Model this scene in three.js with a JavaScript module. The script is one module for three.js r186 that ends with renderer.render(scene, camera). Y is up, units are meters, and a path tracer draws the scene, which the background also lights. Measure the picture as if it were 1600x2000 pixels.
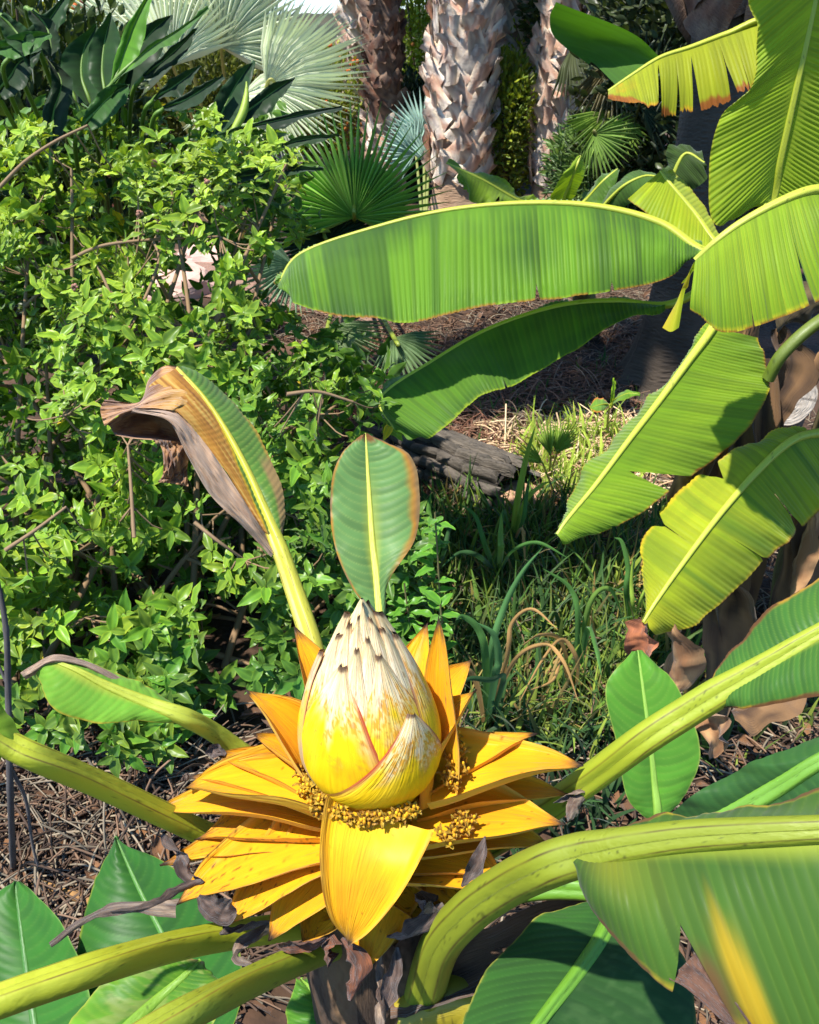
import * as THREE from 'three';
import { Sky } from 'three/addons/objects/Sky.js';
import { mergeGeometries } from 'three/addons/utils/BufferGeometryUtils.js';

// ------------------------------------------------------------------ camera, sky, sun, exposure
const scene = new THREE.Scene();
const PITCH = 29 * Math.PI / 180, CAMY = 1.5, FPX = 1000 / Math.tan(30 * Math.PI / 180);
const camera = new THREE.PerspectiveCamera(60, 0.8, 0.05, 900);
camera.position.set(0, CAMY, 0);
camera.rotation.set(-PITCH, 0, 0);
camera.focus = 0.7; camera.userData.fStop = 40;
camera.updateMatrixWorld(true);
const renderer = new THREE.WebGLRenderer({ antialias: true });
renderer.setSize(819, 1024);
renderer.toneMapping = THREE.LinearToneMapping;
renderer.toneMappingExposure = 1.9;
renderer.shadowMap.enabled = true;
const SUN = new THREE.Vector3(-0.36, 0.88, 0.24).normalize();
const sky = new Sky();
sky.name = 'sky'; sky.scale.setScalar(800);
sky.userData.kind = 'structure';
const su = sky.material.uniforms;
su.sunPosition.value.copy(SUN); su.turbidity.value = 2.5; su.rayleigh.value = 1.6; su.mieCoefficient.value = 0.004; su.mieDirectionalG.value = 0.8;
su.cloudCoverage.value = 0.35; su.cloudDensity.value = 0.4; su.cloudElevation.value = 0.4;
scene.add(sky);
scene.environmentIntensity = 0.1;
const sun = new THREE.DirectionalLight(new THREE.Color(1, 0.95, 0.86), 5);
sun.position.copy(SUN).multiplyScalar(40); sun.castShadow = true; sun.shadow.radius = 2;
sun.shadow.camera.left = -12; sun.shadow.camera.right = 12; sun.shadow.camera.top = 12; sun.shadow.camera.bottom = -12; sun.shadow.mapSize.set(4096, 4096);
scene.add(sun); scene.add(sun.target);

// ------------------------------------------------------------------ helpers
const V = (x, y, z) => new THREE.Vector3(x, y, z);
function mulberry(a) { return () => { a = (a + 0x6d2b79f5) | 0; let t = Math.imul(a ^ (a >>> 15), 1 | a); t = (t + Math.imul(t ^ (t >>> 7), 61 | t)) ^ t; return ((t ^ (t >>> 14)) >>> 0) / 4294967296; }; }
let rnd = mulberry(11);
const R = (a, b) => a + (b - a) * rnd();
const clamp = (x, a = 0, b = 1) => Math.min(b, Math.max(a, x));
const sm = (a, b, x) => { const t = clamp((x - a) / (b - a)); return t * t * (3 - 2 * t); };
const lerp = (a, b, t) => a + (b - a) * t;
const mix = (a, b, t) => [a[0] + (b[0] - a[0]) * t, a[1] + (b[1] - a[1]) * t, a[2] + (b[2] - a[2]) * t];
const mul = (a, k) => [a[0] * k, a[1] * k, a[2] * k];
const l1 = (v) => { v /= 255; return v <= 0.04045 ? v / 12.92 : ((v + 0.055) / 1.055) ** 2.4; };
const C = (r, g, b) => [l1(r), l1(g), l1(b)];
function hash(x, y, z) { let h = Math.imul(x, 374761393) + Math.imul(y, 668265263) + Math.imul(z, 2147483647 ^ 0x5bd1e995); h = Math.imul(h ^ (h >>> 13), 1274126177); return ((h ^ (h >>> 16)) >>> 0) / 4294967296; }
function vn(x, y, z = 0) {
  const X = Math.floor(x), Y = Math.floor(y), Z = Math.floor(z); let a = x - X, b = y - Y, c = z - Z;
  a = a * a * (3 - 2 * a); b = b * b * (3 - 2 * b); c = c * c * (3 - 2 * c);
  const q = (i, j, k) => hash(X + i, Y + j, Z + k);
  return lerp(lerp(lerp(q(0, 0, 0), q(1, 0, 0), a), lerp(q(0, 1, 0), q(1, 1, 0), a), b), lerp(lerp(q(0, 0, 1), q(1, 0, 1), a), lerp(q(0, 1, 1), q(1, 1, 1), a), b), c);
}
const fbm = (x, y, z = 0, o = 3) => { let s = 0, a = 0.5, n = 0; for (let i = 0; i < o; i++) { s += a * vn(x, y, z); n += a; x = x * 2.03 + 7.1; y = y * 2.03 + 3.3; z = z * 2.03 + 1.7; a *= 0.5; } return s / n; };
const FWD = V(0, -Math.sin(PITCH), -Math.cos(PITCH)), UPC = V(0, Math.cos(PITCH), -Math.sin(PITCH)), RT = V(1, 0, 0), EYE = V(0, CAMY, 0);
// a place in the garden from the direction it is seen in and how far off it is; PY: from its height; G: on the ground
const P = (px, py, d) => EYE.clone().addScaledVector(RT, (px - 800) / FPX * d).addScaledVector(UPC, -(py - 1000) / FPX * d).addScaledVector(FWD, d);
const PY = (px, py, y) => P(px, py, (CAMY - y) / (Math.sin(PITCH) + (py - 1000) / FPX * Math.cos(PITCH)));
const G = (px, py) => PY(px, py, 0);
const proj = (p) => { const q = p.clone().sub(EYE), d = q.dot(FWD); return [800 + q.x / d * FPX, 1000 - q.dot(UPC) / d * FPX, d]; };
const PP = (a) => a.map((q) => (q.isVector3 ? q : P(q[0], q[1], q[2])));
function cr(p, t) {                                                   // Catmull-Rom through points, even steps
  const n = p.length - 1, x = clamp(t) * n, i = Math.min(n - 1, Math.floor(x)), f = x - i;
  const a = p[Math.max(0, i - 1)], b = p[i], c = p[i + 1], d = p[Math.min(n, i + 2)], o = V(0, 0, 0);
  for (const k of ['x', 'y', 'z']) { const A = i ? a[k] : 2 * b[k] - c[k], D = i + 2 <= n ? d[k] : 2 * c[k] - b[k]; o[k] = 0.5 * (2 * b[k] + (c[k] - A) * f + (2 * A - 5 * b[k] + 4 * c[k] - D) * f * f + (3 * b[k] - A - 3 * c[k] + D) * f * f * f); }
  return o;
}
class Geo {
  constructor() { this.p = []; this.c = []; this.u = []; this.i = []; }
  vert(p, c, u = 0, v = 0) { this.p.push(p.x, p.y, p.z); this.c.push(c[0], c[1], c[2]); this.u.push(u, v); return this.p.length / 3 - 1; }
  grid(nu, nv, f, wrap = false) {                                     // f(u, v) -> [point, colour]; wrap joins v = 1 to v = 0
    const base = this.p.length / 3, cols = wrap ? nv : nv + 1;
    for (let i = 0; i <= nu; i++) for (let j = 0; j < cols; j++) { const [p, c, a, b] = f(i / nu, j / nv); this.vert(p, c, a ?? i / nu, b ?? j / nv); }
    for (let i = 0; i < nu; i++) for (let j = 0; j < nv; j++) { const a = base + i * cols + j, b = base + i * cols + (j + 1) % cols; this.i.push(a, b, a + cols, b, b + cols, a + cols); }
    return this;
  }
  cap(p, c, ring, flip) { const k = this.vert(p, c); for (let j = 0; j < ring.length; j++) { const a = ring[j], b = ring[(j + 1) % ring.length]; flip ? this.i.push(k, b, a) : this.i.push(k, a, b); } }
  geometry() {
    const g = new THREE.BufferGeometry();
    g.setAttribute('position', new THREE.Float32BufferAttribute(this.p, 3)); g.setAttribute('color', new THREE.Float32BufferAttribute(this.c, 3)); g.setAttribute('uv', new THREE.Float32BufferAttribute(this.u, 2));
    g.setIndex(this.i); g.computeVertexNormals(); return g;
  }
}
const counts = {};
const numbered = (n) => { const k = counts[n] = (counts[n] ?? -1) + 1; return k ? n + '_' + String(k).padStart(3, '0') : n; };
function thing(name, label, category, group, at) {
  const o = new THREE.Group(); o.name = numbered(name); o.userData = { label, category }; if (group) o.userData.group = group;
  if (at) o.position.copy(at); scene.add(o); o.updateMatrixWorld(true); return o;
}
// a part whose geometry is given in world places; it is moved into its thing's own axes
function part(name, g, mat, parent, label) {
  const geo = g instanceof Geo ? g.geometry() : g, o = new THREE.Mesh(geo, mat);
  o.name = name; o.castShadow = o.receiveShadow = true;
  let root = parent; const off = V(0, 0, 0);
  for (let q = parent; q && q !== scene; q = q.parent) off.add(q.position);
  if (off.lengthSq() && !o.userData.local) geo.translate(-off.x, -off.y, -off.z);
  if (label) o.userData.label = label;
  root.add(o); return o;
}
function piece(name, geo, mat, parent, m) { const o = new THREE.Mesh(geo, mat); o.name = name; o.castShadow = o.receiveShadow = true; if (m) { m.decompose(o.position, o.quaternion, o.scale); } parent.add(o); return o; }
function structure(name, g, mat) { const o = new THREE.Mesh(g instanceof Geo ? g.geometry() : g, mat); o.name = name; o.receiveShadow = o.castShadow = true; o.userData.kind = 'structure'; scene.add(o); return o; }
function instances(name, geo, mat, list, parent, label, category) {     // list of [Matrix4, [r,g,b]]; one object of kind stuff
  const o = new THREE.InstancedMesh(geo, mat, list.length); o.name = parent === scene ? numbered(name) : name;
  const c = new THREE.Color();
  list.forEach(([m, k], i) => { o.setMatrixAt(i, m); o.setColorAt(i, c.setRGB(k[0], k[1], k[2])); });
  o.castShadow = o.receiveShadow = true; o.userData.kind = 'stuff'; if (label) o.userData.label = label; if (category) o.userData.category = category;
  parent.add(o); return o;
}
const M4 = (pos, quat, sc) => new THREE.Matrix4().compose(pos, quat, sc.isVector3 ? sc : V(sc, sc, sc));
// a turn that sends +y along dir and +z as near as it can to face
function aim(dir, face) { const y = dir.clone().normalize(), x = V(0, 0, 0).crossVectors(y, face); if (x.lengthSq() < 1e-8) x.crossVectors(y, V(0.3, 0.5, 0.8)); x.normalize(); const z = V(0, 0, 0).crossVectors(x, y); return new THREE.Quaternion().setFromRotationMatrix(new THREE.Matrix4().makeBasis(x, y, z)); }
const rdir = () => { const z = R(-1, 1), a = R(0, 6.283), r = Math.sqrt(1 - z * z); return V(r * Math.cos(a), z, r * Math.sin(a)); };

// ------------------------------------------------------------------ materials
function noiseTex(n, fx, fy, o, seed) {
  const d = new Uint8Array(n * n * 4), w = (x, y) => { const u = x / n, v = y / n; return (1 - u) * ((1 - v) * fbm(u * fx, v * fy, seed, o) + v * fbm(u * fx, (v - 1) * fy, seed, o)) + u * ((1 - v) * fbm((u - 1) * fx, v * fy, seed, o) + v * fbm((u - 1) * fx, (v - 1) * fy, seed, o)); };
  for (let y = 0; y < n; y++) for (let x = 0; x < n; x++) { const k = clamp((w(x, y) - 0.5) * 1.8 + 0.5) * 255, i = (y * n + x) * 4; d[i] = d[i + 1] = d[i + 2] = k; d[i + 3] = 255; }
  const t = new THREE.DataTexture(d, n, n); t.wrapS = t.wrapT = THREE.RepeatWrapping; t.magFilter = THREE.LinearFilter; t.needsUpdate = true; return t;
}
const grain = noiseTex(256, 24, 24, 4, 3), fibre = noiseTex(256, 6, 60, 3, 9);
const tint = (r, g, b) => new THREE.Color().setRGB(r, g, b);
const std = (o) => new THREE.MeshStandardMaterial({ vertexColors: true, side: THREE.DoubleSide, ...o });
const phy = (o) => new THREE.MeshPhysicalMaterial({ vertexColors: true, side: THREE.DoubleSide, thickness: 0, ...o });
const M = {
  banana: phy({ name: 'banana_leaf', color: tint(0.94, 0.72, 0.09), specularIntensity: 0.5, roughness: 1, transmission: 0.42, clearcoat: 0.14, clearcoatRoughness: 0.42 }),
  waxy: phy({ name: 'waxy_leaf', color: tint(0.6, 0.6, 0.24), specularIntensity: 0.5, roughness: 1, transmission: 0.22, clearcoat: 0.2, clearcoatRoughness: 0.4 }),
  shrub: phy({ name: 'shrub_leaf', color: tint(1.75, 1.28, 0.36), specularIntensity: 0.5, roughness: 1, transmission: 0.35, clearcoat: 0.5, clearcoatRoughness: 0.35 }),
  grass: phy({ name: 'grass', color: tint(0.9, 0.85, 0.6), specularIntensity: 0.5, roughness: 1, transmission: 0.35, clearcoat: 0.15, clearcoatRoughness: 0.5 }),
  fan: phy({ name: 'fan_leaf', color: tint(1, 1, 0.85), specularIntensity: 0.5, roughness: 1, transmission: 0.25, clearcoat: 0.25, clearcoatRoughness: 0.4 }),
  stem: phy({ name: 'green_stem', color: tint(0.62, 0.6, 0.3), roughness: 0.55, clearcoat: 0.1, clearcoatRoughness: 0.3, bumpMap: grain, bumpScale: 0.0003 }),
  bract: phy({ name: 'bract', bumpMap: fibre, bumpScale: 0.0007, color: tint(0.78, 0.7, 0.2), specularIntensity: 0.5, roughness: 1, transmission: 0.16, clearcoat: 0.16, clearcoatRoughness: 0.38 }),
  bud: phy({ name: 'bud_bract', bumpMap: fibre, bumpScale: 0.0006, color: tint(0.8, 0.76, 0.64), specularIntensity: 0.5, roughness: 0.62, clearcoat: 0.12, clearcoatRoughness: 0.4 }),
  dry: phy({ name: 'dry_leaf', bumpMap: fibre, bumpScale: 0.0012, color: tint(0.8, 0.74, 0.66), roughness: 1, transmission: 0.2 }),
  bark: std({ name: 'bark', color: tint(1, 0.97, 0.93), roughness: 0.95, bumpMap: fibre, bumpScale: 0.006 }),
  wood: std({ name: 'twig_bark', roughness: 0.85 }),
  soil: std({ name: 'soil', color: tint(0.42, 0.38, 0.33), roughness: 1, bumpMap: grain, bumpScale: 0.012 }),
  stone: std({ name: 'stone', roughness: 0.9, bumpMap: grain, bumpScale: 0.006 }),
};

// ------------------------------------------------------------------ leaf, stalk, ribbon builders
const WHITE = [1, 1, 1];
// a round or grooved stalk through pts; r(t) radius; col(t, angle) with angle 0 on the groove side
function stalk(g, pts, r, up, col, nt = 40, nth = 16, groove = 0) {
  const e = 1e-3, L = pts.reduce((s, p, i) => s + (i ? p.distanceTo(pts[i - 1]) : 0), 0);
  g.grid(nt, nth, (t, v) => {
    const c = cr(pts, t), T = cr(pts, Math.min(1, t + e)).sub(cr(pts, Math.max(0, t - e))).normalize();
    const B = V(0, 0, 0).crossVectors(T, up).normalize(), N = V(0, 0, 0).crossVectors(B, T);
    let th = v * 2 * Math.PI; const a = th > Math.PI ? th - 2 * Math.PI : th;
    const rr = (typeof r === 'function' ? r(t) : r) * (1 - groove * Math.exp(-((a / 0.42) ** 2)) + groove * 0.18 * Math.exp(-(((Math.abs(a) - 0.75) / 0.25) ** 2)));
    return [c.addScaledVector(N, Math.cos(th) * rr).addScaledVector(B, Math.sin(th) * rr), col(t, a), t * L * 6, v];
  }, true);
  return g;
}
// a leaf blade between its midrib and its two edges (point lists with the same count); bulge lifts the middle of each half towards the viewer's side
function blade(g, o) {
  const mid = PP(o.mid), nv = o.veins ?? 60, e = 2e-3;
  for (const side of [-1, 1]) {
    const E0 = side < 0 ? o.L : o.R; if (!E0) continue;
    const E = PP(E0), bulge = (side < 0 ? o.bL : o.bR) ?? 0.01, tears = (side < 0 ? o.tearL : o.tearR) ?? [];
    const bounds = [[0, 0, 0], ...tears, [1, 0, 0]];                  // [t, s where it starts, half gap in t]
    for (let k = 0; k + 1 < bounds.length; k++) {
      const A = bounds[k], B = bounds[k + 1], nt = Math.max(4, Math.ceil((B[0] - A[0]) * (o.nt ?? nv * 4))), ns = o.ns ?? 26;
      const flap = k && k + 2 <= bounds.length ? (hash(k, side + 3, Math.round((o.seed ?? 1) * 7)) - 0.5) * (o.flap ?? 0) : 0;
      const at = (t, s) => {
        const m = cr(mid, t), q = cr(E, t), c = m.clone().add(q).multiplyScalar(0.5);
        c.addScaledVector(c.clone().sub(EYE).normalize(), -(typeof bulge === 'function' ? bulge(t) : bulge));
        return m.multiplyScalar((1 - s) ** 2).addScaledVector(c, 2 * s * (1 - s)).addScaledVector(q, s * s);
      };
      g.grid(nt, ns, (u, s) => {
        const gapA = A[2] * clamp((s - A[1]) / (1 - A[1])) * (A[0] > 0), gapB = B[2] * clamp((s - B[1]) / (1 - B[1])) * (B[0] < 1);
        const jag = o.jag ? (fbm(u * 11 + k * 9, side * 5, 2) - 0.5) * o.jag * s * s : 0;
        const t = clamp(lerp(A[0] + gapA, B[0] - gapB, u)), ss = s + jag, p = at(t, ss);
        const d1 = at(Math.min(1, t + e), s).sub(at(Math.max(0, t - e), s)), d2 = at(t, Math.min(1, s + 0.02)).sub(at(t, Math.max(0, s - 0.02)));
        const N = V(0, 0, 0).crossVectors(d1, d2); if (N.lengthSq() < 1e-16) N.set(0, 1, 0); N.normalize(); if (N.dot(p.clone().sub(EYE)) > 0) N.negate();
        const v = t * nv + (o.skew ?? 0) * s * s;
        const body = sm(0.02, 0.25, s) * sm(0, 0.03, t) * sm(1, 0.96, t);
        const rib = Math.abs(Math.sin(Math.PI * v));
        let h = (o.rib ?? 0.0008) * (rib - 0.6) * body * (0.5 + vn(Math.floor(v) * 1.7, side * 3, 5));
        h += (o.wave ?? 0.01) * s * s * (fbm(t * (o.wf ?? 6) + (o.seed ?? 1) * 3.1, side * 4 + s * 0.7, (o.seed ?? 1)) - 0.5) * 2;
        h += (o.crumple ?? 0) * (fbm(t * 14 + (o.seed ?? 1), s * 5 + side * 7, 3, 3) - 0.5) * s * 2;
        h += flap * s * s;
      if (o.pleat) h += o.pleat * (fbm(v * 0.16 + s * 0.5 + 3, side * 5, o.seed ?? 1, 2) - 0.5) * sm(0, 0.45, s);
        p.addScaledVector(N, h);
        return [p, o.col(t, s, side, v, rib), t * 3, s];
      });
    }
  }
  return g;
}
// colours of a banana leaf: body, dark body, light veins, yellow edge, brown edge
function leafCol(o) {
  const { body, dark, vein, edge, brown, ribc } = o;
  return (t, s, side, v, rib) => {
    const n = fbm(t * (o.nf ?? 5) + o.seed, s * 2 + side * 9, o.seed), n2 = vn(Math.floor(v) * 3.7, side, o.seed);
    let c = mix(body, dark, clamp((n - 0.35) * 2.2) * (o.mott ?? 0.6));
    c = mul(c, 0.8 + 0.4 * n2);
    c = mix(c, vein, (o.line ?? 0.35) * Math.pow(1 - rib, 3) * sm(0.01, 0.1, s));
    if (o.stripe) c = mix(c, o.stripe, 0.55 * sm(0.62, 0.8, vn(v * 0.45, side * 3, o.seed + 4)));
    if (edge) c = mix(c, edge, sm(1 - (o.ew ?? 0.12) * (0.5 + n), 1.0, s + (n2 - 0.5) * 0.03));
    if (brown) { const w = (o.bw ?? 0.04) * (0.3 + 2.2 * sm(0.35, 0.75, vn(t * (o.bf ?? 9) + o.seed, side * 7, 2))) + (o.tipb ? sm(1 - o.tipb, 1, t) * 0.5 : 0); c = mix(c, brown, sm(1 - w, 1 - w * 0.55, s + (fbm(t * 30, s * 9, o.seed) - 0.5) * 0.05)); }
    if (ribc) c = mix(ribc, c, sm(o.rw ?? 0.03, (o.rw ?? 0.03) * 2.6, s + (o.rt ? t * o.rt : 0)));
    if (o.extra) c = o.extra(c, t, s, side, v, rib, n);
    return c;
  };
}
const stemCol = (a, b, seed = 1, line) => (t, th) => {
  let c = mix(a, b, sm(0.2, 1, Math.abs(th) / Math.PI) * 0.8 + 0.25 * (fbm(t * 6, th, seed) - 0.5));
  if (line) { c = mix(c, line, Math.exp(-(((Math.abs(th) - 0.62 - 0.05 * (vn(t * 25, seed) - 0.5)) / 0.045) ** 2)) * (0.45 + 0.55 * vn(t * 30, 2, seed))); }
  const sp = fbm(t * 170, th * 5, seed, 2); c = mix(c, mul(c, 0.45), sm(0.8, 0.86, sp));
  return c;
};
// a leaf as a part: its stalk and midrib as one mesh, its blade as a child of that
function addLeaf(plant, o) {
  const mid = PP(o.mid), pet = o.petiole ? PP(o.petiole) : [];
  if (pet.length && pet[pet.length - 1].distanceTo(mid[0]) > 2.2 * mid[0].distanceTo(mid[1])) pet.push(mid[0].clone().multiplyScalar(2).sub(mid[1]).lerp(mid[0].clone().lerp(pet[pet.length - 1], 0.3), 0.45));
  const line = [...pet, ...mid], f = pet.length / (line.length - 1);
  const up = o.up ?? V(0, 1, 0.5).normalize(), g = new Geo();
  const rad = (t) => (t < f && pet.length ? lerp(o.r0, o.r1 ?? o.r0 * 0.8, t / f) : lerp(pet.length ? o.r1 ?? o.r0 * 0.8 : o.r0, o.r2 ?? 0.0012, Math.pow((t - f) / (1 - f), 0.8)));
  stalk(g, line, rad, up, o.ribCol ?? stemCol(C(190, 200, 70), C(120, 160, 40), o.seed ?? 1, o.lineCol), 40 + line.length * 10, o.nth ?? 14, o.groove ?? 0.25);
  const leaf = part('leaf', g, M.stem, plant, o.label);
  if (o.L || o.R) part('blade', blade(new Geo(), o), o.mat ?? M.banana, leaf);
  return leaf;
}
// a crumpled dry ribbon
function ribbon(name, pts, w, col, parent, seed = 1, twist = 2, label) {
  const q = PP(pts), g = new Geo();
  g.grid(26, 8, (t, v) => {
    const c = cr(q, t), T = cr(q, Math.min(1, t + 0.01)).sub(cr(q, Math.max(0, t - 0.01))).normalize(), s = v * 2 - 1;
    const a = seed * 1.7 + twist * t + (fbm(t * 4, seed) - 0.5) * 2, X = V(0, 0, 0).crossVectors(T, V(0, 0.3, 1)).normalize(), Y = V(0, 0, 0).crossVectors(X, T);
    const ww = (typeof w === 'function' ? w(t) : w * Math.sin(Math.PI * clamp(0.1 + t * 0.86))) * (0.7 + 0.6 * vn(t * 6, seed, 3));
    const x = s * ww, y = ww * (0.7 * s * s + 0.5 * (fbm(t * 8, s * 2, seed) - 0.5));
    return [c.addScaledVector(X, Math.cos(a) * x - Math.sin(a) * y).addScaledVector(Y, Math.sin(a) * x + Math.cos(a) * y), col(t, s)];
  });
  return part(name, g, M.dry, parent, label);
}
const dryCol = (a, b, seed) => (t, s) => mul(mix(a, b, sm(0.3, 0.7, fbm(t * 6 + seed, s * 4, seed))), 0.6 + 0.65 * vn(t * 3, s * 22, seed) * (0.7 + 0.5 * vn(t * 14, s * 3, seed + 4)));
// a free surface through a net of control points: rows of [px, py, distance]
function net(g, rows, nu, nv, col, crumple = 0, seed = 1) {
  const r = rows.map(PP);
  return g.grid(nu, nv, (u, v) => {
    const p = cr(r.map((q) => cr(q, v)), u), d = p.clone().sub(EYE).normalize();
    p.addScaledVector(d, crumple * (fbm(u * 5 + seed, v * 5, seed) - 0.5) + crumple * 0.5 * (fbm(u * 14, v * 14, seed) - 0.5));
    return [p, col(u, v)];
  });
}
// ------------------------------------------------------------------ ground, path, hill
const groundH = (x, z) => {
  const near = sm(30, 6, Math.hypot(x, z));
  return near * (0.10 * (fbm(x * 0.7 + 5, z * 0.7, 1) - 0.5) + 0.045 * (fbm(x * 5, z * 5, 2) - 0.5)) - 0.02;
};
{
  const g = new Geo(), N = 260, warp = (u) => { const k = u * 2 - 1; return Math.sign(k) * (Math.abs(k) * 5 + Math.pow(Math.abs(k), 7) * 595); };
  g.grid(N, N, (u, v) => {
    const x = warp(u) + 0.2, z = warp(v) - 2.6, n = fbm(x * 1.3, z * 1.3, 4), m = fbm(x * 9, z * 9, 5), f = fbm(x * 33, z * 33, 6);
    let c = mix(C(70, 52, 38), C(120, 92, 70), n);
    c = mix(c, C(150, 112, 92), sm(0.5, 0.75, m) * 0.7); c = mix(c, C(38, 28, 20), sm(0.55, 0.75, f) * 0.7);
    c = mix(c, C(205, 165, 130), sm(0.75, 0.1, Math.hypot((x - 0.55) / 1.1, (z + 3.0) / 0.9)) * 0.75);  // pale oval paints a pool of sunlight on the soil
    c = mix(c, C(110, 115, 70), sm(12, 40, Math.hypot(x, z)) * 0.7);
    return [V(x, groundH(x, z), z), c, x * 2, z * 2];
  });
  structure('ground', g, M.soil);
  const p = new Geo();
  p.grid(60, 40, (u, v) => {
    const a = lerp(-7, -0.1, u), w = 0.75 + 0.25 * Math.sin(u * 7), zc = -5.6 + 0.6 * Math.sin(u * 5 + 1), z = zc + (v - 0.5) * 2 * w, n = fbm(a * 6, z * 6, 8);
    return [V(a, groundH(a, z) + 0.012 + 0.02 * Math.sin(v * Math.PI), z), mix(C(215, 180, 168), C(182, 146, 134), n), a * 3, z * 3];
  });
  structure('path', p, M.soil);
  const h = new Geo();
  h.grid(160, 40, (u, v) => {
    const a = lerp(-1.15, 1.15, u), r = lerp(70, 190, v), x = Math.sin(a) * r, z = -Math.cos(a) * r;
    const y = Math.sin(Math.PI * clamp(v * 1.1)) * (2.6 + 2.4 * (fbm(u * 9, v * 2, 3) - 0.3)) + 1.1 * (fbm(u * 70, v * 16, 5) - 0.5) - 0.6;
    const n = fbm(u * 50, v * 14, 9); return [V(x, y, z), mix(C(98, 92, 62), C(58, 74, 38), sm(0.35, 0.65, n)), x, z];
  });
  structure('hill', h, M.soil);
}

// ------------------------------------------------------------------ palm trees with crossed leaf bases
function bootGeo(seed) {                                                // one cut leaf base: broad foot, split tapering end that leaves the trunk
  const g = new Geo(), a = C(172, 158, 150), b = C(236, 222, 204), red = C(196, 130, 94), pale = C(244, 226, 196);
  for (const f of [1, -1]) g.grid(7, 6, (t, v) => {
    const s = v * 2 - 1, w = 0.075 * (1 - 0.18 * t + 0.12 * Math.sin(t * 5 + seed)), split = t > 0.8 ? (1 - Math.abs(s)) * 0.05 * (t - 0.8) / 0.2 * (seed % 3) / 2 + 0.03 * (t > 0.9) * (vn(s * 3, seed) - 0.5) : 0;
    const out = 0.012 + 0.034 * t * t + 0.012 * (1 - s * s) + (fbm(t * 3, s * 2, seed) - 0.5) * 0.02, th = 0.011 * (1 - 0.5 * t) * Math.sqrt(Math.max(0, 1 - s ** 6));
    const n = fbm(t * 5 + seed, s * 3, seed);
    let c = mix(a, b, sm(0.3, 0.7, n)); c = mix(c, pale, sm(0.6, 1, Math.abs(s)) * 0.8); c = mix(c, red, sm(0.52, 0.72, fbm(t * 2, s * 1.2, seed + 30)) * 0.6); c = mul(c, 0.75 + 0.5 * vn(s * 9, t * 2, seed));
    return [V(s * w, t * 0.27 - split, out + f * th), c, s, t * 2];
  });
  return g.geometry();
}
const boots = [1, 2, 3, 4, 5, 6].map((s) => bootGeo(s));
const bootsShaded = [1, 2, 3].map((s) => { const g = bootGeo(s + 10), c = g.attributes.color; for (let i = 0; i < c.count; i++) c.setXYZ(i, c.getX(i) * 0.3, c.getY(i) * 0.22, c.getZ(i) * 0.18); return g; });  // darkened copies of the leaf bases, standing in for shade on the trunk
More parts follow.
